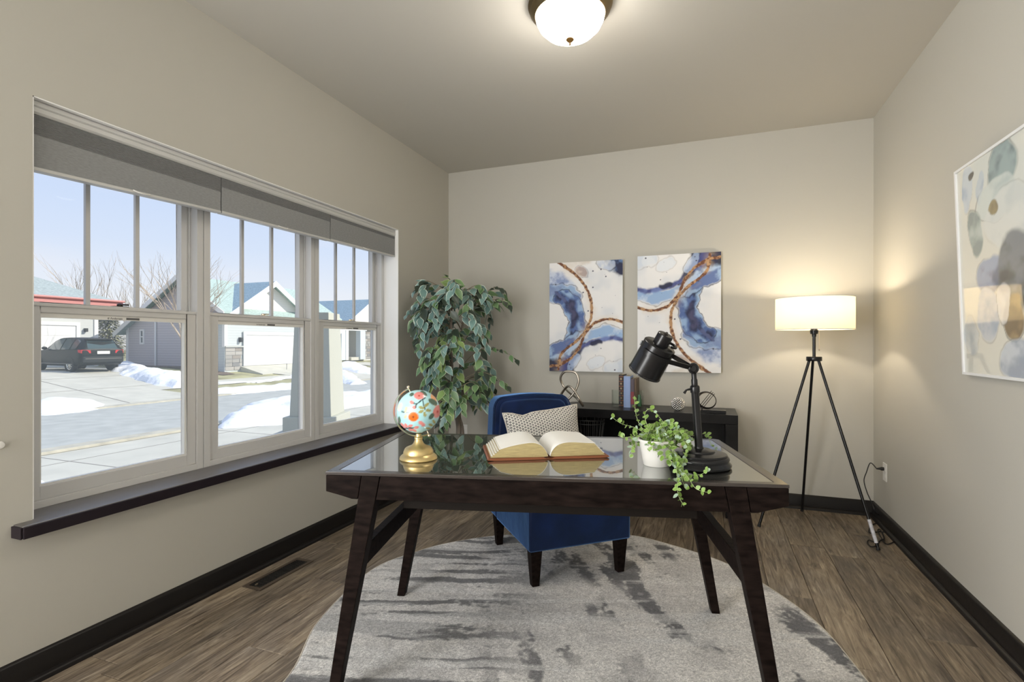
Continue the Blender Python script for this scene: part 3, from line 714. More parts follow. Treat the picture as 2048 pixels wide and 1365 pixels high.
# ------------------------------------------------------------------ things on the desk
# open book
BM = frame(Vector((-.541, 1.812, DZ)), (math.cos(rad(28.1)), math.sin(rad(28.1)), 0), (-math.sin(rad(28.1)), math.cos(rad(28.1)), 0))
bk = thing('open_book', 'large open book with blank pages, gilt edges and tan leather cover', 'book', BM @ Vector((0, .12, 0)))
BD = .245
Lf = smoothpath([(-.004, .010, 0), (-.012, .030, 0), (-.030, .050, 0), (-.058, .060, 0), (-.095, .058, 0), (-.140, .050, 0), (-.178, .040, 0)], 5)
Rt = smoothpath([(.004, .010, 0), (.012, .030, 0), (.030, .048, 0), (.055, .057, 0), (.090, .059, 0), (.130, .056, 0), (.170, .053, 0)], 5)
def book_half(cur, sgn, edge):
    top = [(p.x, p.y) for p in cur]
    ed = [(edge, .010)]
    poly = top + [(top[-1][0] + (edge - top[-1][0]) * .5, top[-1][1] * .5 + .004), ed[0], (sgn * .02, .0085)]
    build(MB(BM).prism(poly, .003, BD - .003, 'y'), 'page_block', M['gilt'], bk, 30)
    sh = top + [(a + (0 if i else 0), b + .0016) for i, (a, b) in enumerate(top[::-1])]
    mb = MB(BM); n = len(top); vs = []
    for yv in (.001, BD - .001):
        vs += [(a, yv, b + .0004) for a, b in top] + [(a, yv, b + .0014) for a, b in top]
    fs = []
    for i in range(n - 1):
        fs += [(i, i + 1, 2 * n + i + 1, 2 * n + i), (n + i, 3 * n + i, 3 * n + i + 1, n + i + 1), (i, n + i, n + i + 1, i + 1), (2 * n + i, 2 * n + i + 1, 3 * n + i + 1, 3 * n + i)]
    fs += [(0, 2 * n, 3 * n, n), (n - 1, 2 * n - 1, 4 * n - 1, 3 * n - 1)]
    build(mb.add(vs, fs), 'open_page', M['paper'], bk, 50)
    # fanned leaves towards the fore edge
    for k in range(5):
        t = k / 5; a = top[-1][0] + (edge - top[-1][0]) * (t + .05); b = top[-1][1] * (1 - t) + .010 * t
        x_in = top[-1][0] * .80
        build(MB(BM).add([(x_in, .005, b - .002), (a + sgn * .004, .005, b), (a + sgn * .004, BD - .005, b), (x_in, BD - .005, b - .002),
                          (x_in, .005, b - .0035), (a + sgn * .004, .005, b - .0012), (a + sgn * .004, BD - .005, b - .0012), (x_in, BD - .005, b - .0035)],
                         [(0, 1, 2, 3), (7, 6, 5, 4), (0, 4, 5, 1), (1, 5, 6, 2), (2, 6, 7, 3), (3, 7, 4, 0)]), 'leaf_edge', M['paper'], bk, 0)
book_half(Lf, -1, -.214); book_half(Rt, 1, .212)
build(MB(BM).prism([(-.226, .003), (-.222, .009), (-.02, .0085), (-.014, .004), (0, .001), (.014, .004), (.02, .0085), (.222, .009), (.226, .003), (.2, .0005), (-.2, .0005)], -.006, BD + .006, 'y'), 'cover', M['leather'], bk, 30)

# globe
gc = Pd(837, 900, 1.893); gx, gy = gc.x, gc.y
gt = thing('desk_globe', 'pale blue floral globe on a gold pedestal at the left of the desk', 'globe', (gx, gy, DZ))
G0 = Matrix.Translation((gx, gy, DZ))
build(MB(G0).lathe([(0, 0), (.066, 0), (.069, .003), (.067, .010), (.060, .016), (.0545, .020), (.055, .026), (.050, .038), (.045, .043), (.036, .047), (.026, .051), (.020, .056), (.0145, .066), (.013, .073), (.0155, .075), (.015, .079), (.011, .082), (.0095, .092), (0, .094)], 48), 'pedestal', M['gold'], gt, 40)
gcen = Vector((gx, gy, .936)); GR = .0785
def globe():
    n, k = 120, 70; u, v = np.meshgrid(np.linspace(0, 2 * np.pi, n + 1)[:-1], np.linspace(0, np.pi, k))
    X = np.sin(v) * np.cos(u); Y = np.sin(v) * np.sin(u); Z = -np.cos(v)
    dr_ = (gcen - CAM).normalized(); rt_ = Vector((-dr_.y, dr_.x, 0)).normalized() * -1
    A = X * rt_.x + Y * rt_.y; B = Z; Dp = -(X * dr_.x + Y * dr_.y)
    A = np.where(Dp < 0, -A * .9 + .1, A)
    S = 43.; px_, py_ = A * S + 836, 824 - B * S
    wob = (fbm(px_ * .25, py_ * .25, 3, 2) - .5) * 5
    img = np.ones(X.shape + (3,)) * np.array([.36, .68, .74]); img = lerp(img, (.50, .76, .78), fbm(px_ * .08, py_ * .08, 3, 8))
    def blob(cx, cy, rx, ry, a, colr, inner=None):
        nonlocal img
        c, s_ = math.cos(rad(a)), math.sin(rad(a)); dx, dy = px_ - cx, py_ - cy
        d = np.hypot((dx * c + dy * s_) / rx, (-dx * s_ + dy * c) / ry) + wob * .03
        img = lerp(img, colr, 1 - sstep(.85, 1.05, d))
        if inner: img = lerp(img, inner, (1 - sstep(.12, .3, d)) * 1.0)
    def line(pts, w_, colr):
        nonlocal img
        img = lerp(img, colr, 1 - sstep(w_ * .6, w_ * 1.3, dpoly(px_, py_, pts)))
    dg, ol, pk, orr, bl_ = (.10, .16, .12), (.36, .34, .12), (.72, .26, .24), (.72, .16, .02), (.03, .05, .06)
    blob(846, 787, 8, 4, 30, dg); blob(823, 788, 5, 3, -20, dg)
    blob(866, 800, 5, 13, -20, (.85, .42, .20)); blob(864, 803, 11, 5, 35, dg)
    blob(837, 790, 10.5, 7, 5, pk, (.5, .08, .05)); blob(823, 802, 4.5, 3.5, 30, pk); blob(828, 811, 4, 3.5, 0, pk)
    line([(849, 794), (842, 798), (832, 805), (827, 803)], 1.2, bl_); line([(844, 797), (847, 810), (849, 815)], 1.2, bl_)
    line([(832, 806), (831, 811)], 1.3, bl_); line([(804, 820), (817, 821)], 1.2, bl_)
    for a, b, c in ((842, 812, 20), (852, 807, -40), (855, 818, 10), (848, 825, 80), (841, 819, -20)): blob(a, b, 6, 3, c, ol)
    blob(812, 816, 3, 7, 15, (.55, .52, .36)); blob(812, 828, 3, 6, 30, (.55, .52, .36)); blob(799, 838, 3, 8, 0, dg)
    blob(826, 829, 10.5, 10, 0, orr, (.12, .02, .01)); blob(873, 823, 10, 13, 10, pk, (.5, .08, .08)); blob(861, 830, 7, 4.5, -50, dg)
    blob(841, 842, 6.5, 4, 35, pk); blob(845, 846, 4, 4, 35, pk)
    for a, b, c in ((805, 848, 50), (812, 848, 70), (820, 848, -30), (832, 851, -20), (821, 857, 10), (808, 854, 60), (828, 858, 30)): blob(a, b, 5.5, 3.2, c, pk)
    line([(810, 855), (818, 853), (826, 852)], 1.5, bl_)
    for a, b, c in ((860, 848, 40), (855, 855, 20), (866, 842, 60), (868, 852, -40)): blob(a, b, 6, 2.6, c, ol)
    blob(852, 863, 9, 3.5, -15, dg); blob(800, 812, 4, 9, 20, (.7, .68, .55))
    pos = np.stack([X * GR, Y * GR, Z * GR], -1).reshape(-1, 3); idx = np.arange(n * k).reshape(k, n); jn = np.roll(idx, -1, 1)
    fs = np.stack([idx[:-1], jn[:-1], jn[1:], idx[1:]], -1).reshape(-1, 4)
    me = D.meshes.new('globe_ball'); me.from_pydata(pos.tolist(), [], fs.tolist())
    a = me.color_attributes.new('paint', 'FLOAT_COLOR', 'POINT'); cc = np.ones((n * k, 4), 'f'); cc[:, :3] = np.clip(img.reshape(-1, 3), 0, 1); a.data.foreach_set('color', cc.ravel())
    me.polygons.foreach_set('use_smooth', [True] * len(me.polygons)); me.materials.append(attr_mat('painted_globe', 'paint', .22))
    o = D.objects.new('ball', me); link(o, gt, Matrix.Translation(gcen))
globe()
arc = []
for k in range(41):
    a = rad(113 + (294 - 113) * k / 40); rr = .0905
    arc.append(gcen + RV * math.cos(a) * rr + UV * math.sin(a) * rr)
mer = MB().tube(arc, .0032, 8, flat=1.8); 
for p, d_ in ((arc[0], 1), (arc[-1], -1)):
    mer.sphere(p + (p - gcen).normalized() * .006, .0058, 12, 8)
    mer.tube([gcen + (p - gcen).normalized() * GR * .98, p], .002, 6)
build(mer, 'meridian_arm', M['champagne'], gt, 50)

# task lamp
lb = Pd(1398, 900, 1.785); LM = Matrix.Translation((lb.x, lb.y, DZ))
lt = thing('task_lamp', 'black metal task lamp with tilted canister shade on the desk', 'desk lamp', (lb.x, lb.y, DZ))
build(MB(LM).lathe([(0, 0), (.100, 0), (.105, .004), (.106, .010), (.101, .016), (.0965, .021), (.099, .028), (.0975, .034), (.092, .038), (.0925, .041), (.090, .045), (.070, .049), (.052, .050), (.050, .055), (.035, .060), (.0, .062)], 56), 'weighted_base', M['black'], lt, 40)
jt = Pd(1387, 737, 1.765)
pt0 = Vector((lb.x, lb.y, DZ + .058)); ax = (jt - pt0).normalized()
PM = frame(pt0, ax.orthogonal().normalized(), ax.cross(ax.orthogonal().normalized()), ax); LL = (jt - pt0).length
build(MB(PM).lathe([(.018, 0), (.0145, .006), (.0133, .012), (.0128, LL - .075), (.0128, LL - .072)], 24), 'pole', M['black'], lt, 40)
build(MB(PM).lathe([(.0128, LL - .085), (.0155, LL - .084), (.0162, LL - .066), (.0150, LL - .062), (.0105, LL - .058), (.0105, LL - .040), (.0085, LL - .036), (.0085, LL - .018), (.006, LL - .016)], 24), 'collar', M['black'], lt, 40)
build(MB().tube([jt + UV * -.072 - RV * .012, jt + UV * -.074 - RV * .024, jt - UV * .086 - RV * .032], [.004, .0035, .005], 8), 'thumb_screw', M['black'], lt, 40)
toc = (CAM - jt); toc.z = 0; toc.normalize()
JM = frame(jt, RV, UV, toc)
build(MB(JM).lathe([(0, -.014), (.014, -.014), (.018, -.011), (.0195, -.004), (.0195, .004), (.018, .011), (.012, .014), (.011, .010), (0, .009)], 28), 'knuckle', M['black'], lt, 35)
dv = Vector(); c22, s22 = math.cos(rad(22)), math.sin(rad(22)); a306 = rad(30.6)
dn = (RV * -math.sin(a306) * c22 - UV * math.cos(a306) * c22 - toc * s22).normalized()   # from the top of the shade to its mouth
top = Pd(1320.5, 689.5, 1.745)
sx1 = (toc - dn * toc.dot(dn)).normalized(); sy1 = dn.cross(sx1)
SM = frame(top, sx1, sy1, dn)
build(MB(SM).lathe([(0, -.001), (.052, 0), (.0555, .003), (.0565, .110), (.0585, .112), (.0585, .116), (.0555, .116), (.054, .005), (0, .004)], 48), 'canister_shade', M['black'], lt, 40)
build(MB(SM).lathe([(0, -.040), (.0245, -.040), (.0265, -.038), (.0268, 0.001), (.030, .001)], 32), 'vent_cap', M['black'], lt, 40)
build(MB(SM).lathe([(0, -.0485), (.003, -.0485), (.004, -.043), (.009, -.0405), (0, -.040)], 12), 'cord_grommet', M['bronze'], lt, 40)
Si = SM.inverted(); jl = Si @ jt; hd = Vector((jl.x, jl.y, 0)).normalized(); hs = Vector((-hd.y, hd.x, 0))
# yoke: a flat strap round the shade running back to the knuckle
def strap(mb, P, w_, t_):   # P in shade space; strap width along the shade axis
    vs = []; fs = []; n = len(P)
    for i, p in enumerate(P):
        T = (P[min(i + 1, n - 1)] - P[max(i - 1, 0)]).normalized(); Nn = T.cross(Vector((0, 0, 1))).normalized()
        for a, b in ((-1, -1), (1, -1), (1, 1), (-1, 1)): vs.append(p + Nn * t_ / 2 * a + Vector((0, 0, 1)) * w_ / 2 * b)
    for i in range(n - 1):
        for k in range(4): fs.append((i * 4 + k, i * 4 + (k + 1) % 4, i * 4 + 4 + (k + 1) % 4, i * 4 + 4 + k))
    fs += [(0, 1, 2, 3), (n * 4 - 4, n * 4 - 3, n * 4 - 2, n * 4 - 1)]; return mb.add(vs, fs)
for s_ in (1, -1):
    P = []
    for k in range(15):
        a = rad(150 - 100 * k / 14) * s_; P.append((hd * math.cos(a) + hs * math.sin(a)) * .061 + Vector((0, 0, .030)))
    for t in (.35, .7, 1.0):
        q = (hd * .061 * math.cos(rad(50)) + hs * s_ * .061 * math.sin(rad(50))); q2 = Vector((jl.x, jl.y, 0)) - hd * .012 + hs * s_ * .007
        P.append(q.lerp(q2, t) + Vector((0, 0, .030 + (jl.z - .030) * t)))
    build(strap(MB(SM), P, .0155, .004), 'yoke_arm', M['black'], lt, 35)
hp = []
for k in range(13):
    a = rad(-80 + 160 * k / 12); hp.append(hd * (.026 + .026 * math.cos(a)) + hs * .018 * math.sin(a) * 1.2 + Vector((0, 0, -.012)))
build(MB(SM).tube(hp, .0045, 10), 'grip_ring', M['black'], lt, 50)

# ------------------------------------------------------------------ leaves
def leaf_mesh(name, m, hw, edge=True, rows=((0, .02), (.14, .60), (.36, 1.), (.62, .74), (.84, .30), (1.0, .01)), fold=.22, curl=.14):
    vs = []; fs = []; cols = []
    for t, w_ in rows:
        for k, s_ in enumerate((-1, -.74, 0, .74, 1)):
            xx = s_ * w_ * hw; vs.append((xx, t, abs(xx) * fold - curl * t * t)); cols.append(1. if abs(s_) > .9 else 0.)
    for i in range(len(rows) - 1):
        for k in range(4): fs.append((i * 5 + k, i * 5 + k + 1, i * 5 + k + 6, i * 5 + k + 5))
    me = D.meshes.new(name); me.from_pydata(vs, [], fs)
    a = me.color_attributes.new('edge', 'FLOAT_COLOR', 'POINT'); a.data.foreach_set('color', np.array([(c, c, c, 1) for c in cols], 'f').ravel())
    me.polygons.foreach_set('use_smooth', [True] * len(me.polygons)); me.materials.append(m); return me
def leaf_mat(name, c1, c2, rim, rimamt, rough=.4):
    m = mat(name, c1, rough, spec=.5); t = m.node_tree; b = t.nodes['Principled BSDF']; L = t.links.new; N = t.nodes.new
    oi = N('ShaderNodeObjectInfo'); tc = N('ShaderNodeTexCoord'); nz = N('ShaderNodeTexNoise'); nz.inputs['Scale'].default_value = 2.5; L(tc.outputs['Object'], nz.inputs['Vector'])
    ad = N('ShaderNodeMath'); ad.operation = 'MULTIPLY_ADD'; ad.inputs[1].default_value = .5; L(nz.outputs['Fac'], ad.inputs[0]); 
    hf = N('ShaderNodeMath'); hf.operation = 'MULTIPLY'; hf.inputs[1].default_value = .75; L(oi.outputs['Random'], hf.inputs[0]); L(hf.outputs[0], ad.inputs[2])
    mx = N('ShaderNodeMixRGB'); mx.inputs[1].default_value = (*c1, 1); mx.inputs[2].default_value = (*c2, 1); L(ad.outputs[0], mx.inputs[0])
    at = N('ShaderNodeAttribute'); at.attribute_name = 'edge'; rr = N('ShaderNodeValToRGB'); rr.color_ramp.elements[0].position = .15; rr.color_ramp.elements[1].position = .75
    rr.color_ramp.elements[1].color = (rimamt, rimamt, rimamt, 1); L(at.outputs['Fac'], rr.inputs[0])
    m2 = N('ShaderNodeMixRGB'); m2.inputs[2].default_value = (*rim, 1); L(rr.outputs[0], m2.inputs[0]); L(mx.outputs[0], m2.inputs[1]); L(m2.outputs[0], b.inputs['Base Color']); return m
FL = [leaf_mesh('leaf', leaf_mat('ficus_leaf_blue_green', (.06, .135, .125), (.22, .36, .33), (.74, .82, .72), .9), .27),
      leaf_mesh('leaf', leaf_mat('ficus_leaf_green', (.06, .13, .06), (.16, .28, .12), (.55, .64, .42), .75), .28),
      leaf_mesh('leaf', leaf_mat('ficus_leaf_lime', (.20, .34, .10), (.34, .46, .18), (.66, .72, .46), .7), .30),
      leaf_mesh('leaf', leaf_mat('ficus_leaf_dark', (.022, .035, .025), (.045, .065, .045), (.12, .15, .10), .6), .28)]
VL = [leaf_mesh('leaf', leaf_mat('vine_leaf_green', (.085, .18, .035), (.22, .36, .07), (.50, .60, .28), .7), .40, rows=((0, .1), (.15, .75), (.42, 1.), (.7, .82), (.9, .4), (1, .05)), fold=.12, curl=.05),
      leaf_mesh('leaf', leaf_mat('vine_leaf_grey', (.20, .33, .22), (.36, .48, .36), (.6, .66, .52), .6), .42, rows=((0, .1), (.15, .75), (.42, 1.), (.7, .82), (.9, .4), (1, .05)), fold=.12, curl=.05)]
def leaf_matrix(p, d, up, L_, roll=0):
    d = d.normalized(); x = d.cross(up)
    x = x.normalized() if x.length > 1e-4 else d.orthogonal().normalized(); z = x.cross(d).normalized()
    Mx = Matrix.Rotation(roll, 4, 'Y')
    return (frame(p, x, d, z) @ Mx) @ Matrix.Scale(L_, 4)
def place_leaves(specs, root, limit=300):     # specs: (matrix, mesh index, meshes)
    specs.sort(key=lambda s: -s[3])
    for Mx, k, ms, _ in specs[:limit]:
        o = D.objects.new('leaf', ms[k]); link(o, root, Mx)
    groups = {}
    for Mx, k, ms, _ in specs[limit:]: groups.setdefault(id(ms[k]), (ms[k], []))[1].append(Mx)
    if groups:
        vs = []; fs = []; ed = []; mi = []; mats = []
        for me, L_ in groups.values():
            mats.append(me.materials[0]); bv = [v.co.copy() for v in me.vertices]; bf = [tuple(p.vertices) for p in me.polygons]
            be = [c.color[0] for c in me.color_attributes['edge'].data]
            for Mx in L_:
                n = len(vs); vs += [Mx @ c for c in bv]; fs += [tuple(i + n for i in f) for f in bf]; ed += be; mi += [len(mats) - 1] * len(bf)
        me = D.meshes.new('small_leaves'); me.from_pydata(vs, [], fs)
        a = me.color_attributes.new('edge', 'FLOAT_COLOR', 'POINT'); a.data.foreach_set('color', np.array([(c, c, c, 1) for c in ed], 'f').ravel())
        for m_ in mats: me.materials.append(m_)
        me.polygons.foreach_set('material_index', mi); me.polygons.foreach_set('use_smooth', [True] * len(fs))
        o = D.objects.new('small_leaves', me); link(o, root, Matrix.Identity(4)); o['kind'] = 'stuff'

# potted vine
pc = Pd(1313, 900, 1.80); VM = Matrix.Translation((pc.x, pc.y, DZ))
vp = thing('potted_vine', 'trailing green vine in a small white pot spilling over the desk edge', 'plant', (pc.x, pc.y, DZ))
build(MB(VM).lathe([(0, .0), (.043, 0), (.0445, .002), (.060, .082), (.0635, .083), (.0645, .087), (.0635, .091), (.0600, .0915), (.058, .087), (.056, .070), (0, .070)], 40), 'pot', M['pot'], vp, 40)
build(MB(VM).lathe([(0, .078), (.03, .077), (.0565, .072)], 24, caps=False), 'soil', M['soil'], vp, 40)
specs = []
def vine(pts, rL=.021, gap=.013, taper=True, thick=.0013):
    P = smoothpath(pts, 7); build(MB().tube(P, [thick * (1 - .5 * i / len(P)) for i in range(len(P))], 5), 'stem', M['stemgreen'], vp, 60)
    acc = 0; side = 1
    for i in range(1, len(P) - 1):
        acc += (P[i] - P[i - 1]).length
        if acc > gap:
            acc = 0; T = (P[i + 1] - P[i - 1]).normalized()
            for s_ in (1, -1):
                if R.random() < .12: continue
                perp = T.cross(Vector((R.uniform(-1, 1), R.uniform(-1, 1), R.uniform(-.4, 1))).normalized()).normalized() * s_
                d = (perp + T * .45 + UV * R.uniform(-.25, .35)).normalized(); L_ = rL * R.uniform(.7, 1.2) * (1 - .3 * i / len(P))
                specs.append((leaf_matrix(P[i], d, (toc * .7 + UV * .6 + Vector((R.uniform(-.5, .5), R.uniform(-.5, .5), 0))).normalized(), L_), 0 if R.random() < .8 else 1, VL, L_ + (100 if False else 0)))
for pts in ([(1308, 884, 1.80), (1290, 868, 1.80), (1270, 856, 1.80), (1243, 848, 1.80), (1224, 835, 1.80)],
            [(1308, 884, 1.80), (1288, 862, 1.80), (1275, 840, 1.81), (1270, 815, 1.81), (1269, 792, 1.81)],
            [(1312, 884, 1.80), (1294, 850, 1.79), (1290, 828, 1.79), (1300, 818, 1.79), (1314, 830, 1.79), (1330, 848, 1.78)],
            [(1300, 884, 1.79), (1282, 872, 1.77), (1262, 874, 1.77), (1247, 876, 1.77), (1236, 871, 1.78)],
            [(1316, 884, 1.80), (1332, 852, 1.78), (1344, 846, 1.77), (1354, 856, 1.76), (1350, 872, 1.75)],
            [(1325, 886, 1.77), (1340, 892, 1.73), (1350, 918, 1.68), (1354, 948, 1.61), (1355, 972, 1.565), (1357, 992, 1.560), (1368, 1013, 1.56)],
            [(1330, 884, 1.77), (1350, 905, 1.72), (1362, 935, 1.65), (1376, 955, 1.59), (1392, 978, 1.555), (1417, 986, 1.55)],
            [(1330, 888, 1.76), (1348, 915, 1.70), (1360, 945, 1.62), (1366, 965, 1.58), (1373, 979, 1.56)],
            [(1325, 884, 1.80), (1350, 868, 1.86), (1385, 872, 1.90), (1412, 868, 1.92), (1420, 884, 1.90), (1436, 905, 1.87)],
            [(1302, 884, 1.76), (1303, 894, 1.735), (1325, 912, 1.725), (1350, 928, 1.68), (1372, 948, 1.63), (1400, 950, 1.61), (1414, 941, 1.62)],
            [(1330, 880, 1.80), (1352, 862, 1.84), (1372, 866, 1.86), (1380, 886, 1.84), (1372, 900, 1.80)],
            [(1335, 884, 1.78), (1360, 880, 1.76), (1378, 892, 1.73), (1370, 912, 1.70), (1364, 930, 1.66)],
            [(1296, 884, 1.80), (1272, 888, 1.80), (1262, 900, 1.79), (1268, 915, 1.78)],
            [(1296, 884, 1.84), (1280, 878, 1.90), (1266, 884, 1.93), (1262, 892, 1.92)]):
    vine([Pd(*p) for p in pts])
RV_ = random.Random(5)
for k in range(40):
    a = RV_.uniform(0, 2 * math.pi); r1 = RV_.uniform(.03, .07); h = RV_.uniform(.005, .05); c = Vector((pc.x, pc.y, DZ + .078))
    o_ = Vector((math.cos(a), math.sin(a), 0)); o_ += RV * .35
    vine([c + o_ * .015, c + o_ * r1 * .5 + UV * (h + .018), c + o_ * r1 + UV * h, c + o_ * (r1 + .02) + UV * (h - .03)], .023, .012)
place_leaves(specs, vp, 300)

# ------------------------------------------------------------------ ficus tree
tb = Pd(916, 900, 4.05); tb.z = 0
ft = thing('ficus_tree', 'tall artificial ficus with variegated leaves in the far left corner', 'tree', tb)
build(MB(Matrix.Translation(tb)).lathe([(0, 0), (.095, 0), (.10, .01), (.125, .20), (.132, .205), (.132, .225), (.122, .225), (.118, .19), (0, .185)], 36), 'planter', M['ceramic'], ft, 40)
build(MB(Matrix.Translation(tb)).lathe([(0, .20), (.06, .203), (.119, .195)], 24, caps=False), 'soil', M['soil'], ft, 40)
RT = random.Random(11)
t1 = smoothpath([tb + Vector((-.02, 0, .19)), Pd(917, 860, 4.05), Pd(909, 810, 4.04), Pd(903, 730, 4.03), Pd(902, 660, 4.02), Pd(903, 590, 4.02)], 6)
t2 = smoothpath([tb + Vector((.03, .02, .19)), Pd(924, 862, 4.07), Pd(918, 830, 4.1), Pd(926, 790, 4.12), Pd(921, 740, 4.15), Pd(925, 650, 4.2), Pd(935, 600, 4.2)], 6)
build(MB().tube(t1, [.021 - .012 * i / len(t1) for i in range(len(t1))], 10), 'trunk', M['bark'], ft, 60)
build(MB().tube(t2, [.019 - .012 * i / len(t2) for i in range(len(t2))], 10), 'trunk', M['bark'], ft, 60)
fs_ = []
M['twig'] = mat('ficus_twig', (.24, .20, .14), .8)
def twig(pts, n_l, L0, kinds, droop=.35):
    P = smoothpath(pts, 6); build(MB().tube(P, [.0034 * (1 - .75 * i / len(P)) for i in range(len(P))], 5), 'branch', M['twig'], ft, 60)
    st = 4
    for k in range(n_l):
        i = st + int((len(P) - 1 - st) * (k + .5) / n_l); i = min(i, len(P) - 2); T = (P[i + 1] - P[i]).normalized()
        s_ = 1 if k % 2 else -1
        side = T.cross(UV); side = side.normalized() if side.length > .1 else RV
        d = (T * .75 + side * s_ * RT.uniform(.4, 1.0) - UV * RT.uniform(.1, droop + .4) + toc * RT.uniform(-.1, .5)).normalized()
        L_ = L0 * RT.uniform(.7, 1.15); kd = RT.choice(kinds)
        nrm = (UV * .7 + toc * RT.uniform(.1, 1.2) + Vector((RT.uniform(-.4, .4), RT.uniform(-.4, .4), 0))).normalized()
        fs_.append((leaf_matrix(P[i], d, nrm, L_ * 1.22), kd, FL, L_ - .3 * (P[i] - CAM).length * 0 + (P[i] - tb).dot(toc) * .05))
def zmix(z):
    return [0, 0, 0, 1, 3] if z > 1.15 else [0, 1, 1, 0, 3, 2]
for k in range(62):
    z = .62 + 1.02 * ((k + .5) / 62); a = RT.uniform(0, 2 * math.pi) if k % 3 else RT.uniform(-.9, .9) + math.atan2(toc.y, toc.x)
    src = t1 if k % 2 else t2
    s0 = min(src, key=lambda p: abs(p.z - z)); dirv = Vector((math.cos(a), math.sin(a), 0))
    rr = (.40 if z > 1.25 else (.33 if z > .95 else .30)) * RT.uniform(.6, 1.0)
    # keep clear of the two walls
    for _ in range(3):
        e_ = s0 + dirv * (rr + .07)
        if e_.x < XL + .06: rr *= .75
        if e_.y > YB - .05: rr *= .75
    e_ = s0 + dirv * (rr + .05)
    if e_.x < XL + .04 or e_.y > YB - .04: continue
    rise = .10 if z > 1.1 else .06
    if z > 1.5: rise = .06
    twig([s0, s0 + dirv * rr * .4 + UV * rise, s0 + dirv * rr * .8 + UV * rise * .9, s0 + dirv * rr - UV * .04], 9, .085, zmix(z))
    if k % 2: 
        a2 = a + RT.uniform(-.7, .7); d2 = Vector((math.cos(a2), math.sin(a2), 0)); b0 = s0 + dirv * rr * .45 + UV * rise
        if (b0 + d2 * rr * .55).x > XL + .05 and (b0 + d2 * rr * .55).y < YB - .05: twig([b0, b0 + d2 * rr * .3 + UV * .03, b0 + d2 * rr * .55 - UV * .05], 7, .08, zmix(z))
# the long side shoots that stand out against the walls
for pts, n_, L_, kd in (([(903, 615, 4.0), (880, 600, 3.95), (862, 578, 3.92), (850, 565, 3.9)], 8, .085, [0, 2]),
                    ([(925, 640, 4.05), (950, 610, 4.02), (975, 600, 4.0), (1000, 612, 3.98)], 9, .085, [0, 1]),
                    ([(930, 620, 4.0), (965, 590, 4.05), (990, 575, 4.06), (1008, 580, 4.06)], 9, .06, [3, 3, 0]),
                    ([(930, 630, 4.02), (965, 605, 3.98), (1000, 600, 3.95), (1020, 612, 3.93)], 10, .065, [3, 1]),
                    ([(925, 730, 4.05), (960, 700, 4.0), (1000, 700, 3.95), (1036, 722, 3.9)], 12, .058, [3, 3, 1]),
                    ([(925, 760, 4.0), (960, 745, 3.9), (990, 755, 3.85), (1018, 775, 3.82)], 10, .07, [1, 3, 1]),
                    ([(900, 655, 4.0), (870, 640, 3.92), (845, 635, 3.88), (826, 628, 3.86)], 9, .07, [0, 2, 0]),
                    ([(900, 670, 4.0), (868, 655, 3.92), (845, 650, 3.88), (832, 668, 3.86)], 9, .07, [0, 2]),
                    ([(903, 600, 4.0), (905, 580, 3.98), (900, 562, 3.96), (893, 553, 3.95)], 7, .08, [2, 0, 1]),
                    ([(910, 800, 3.95), (890, 815, 3.9), (882, 840, 3.88), (884, 856, 3.88)], 7, .07, [0, 1, 3]),
                    ([(905, 770, 3.95), (880, 752, 3.85), (860, 755, 3.82), (845, 768, 3.8)], 8, .085, [0, 1, 0]),
                    ([(905, 740, 3.95), (880, 722, 3.85), (858, 722, 3.82), (843, 735, 3.8)], 8, .085, [1, 2, 0]),
                    ([(912, 780, 3.95), (940, 765, 3.85), (955, 775, 3.82), (962, 798, 3.8)], 8, .08, [1, 1, 3]),
                    ([(912, 700, 3.95), (935, 690, 3.8), (955, 700, 3.78), (962, 722, 3.76)], 8, .085, [0, 0, 1]),
                    ([(905, 700, 3.95), (895, 690, 3.75), (885, 702, 3.7), (880, 722, 3.68)], 8, .085, [0, 0, 1]),
                    ([(905, 640, 3.95), (895, 625, 3.8), (880, 635, 3.75), (872, 655, 3.72)], 8, .085, [0, 0, 0]),
                    ([(912, 640, 3.95), (930, 625, 3.8), (945, 635, 3.78), (955, 655, 3.75)], 8, .085, [0, 0, 0])):
    twig([Pd(*p) for p in pts], n_, L_, kd, .2)
place_leaves(fs_, ft, 300)

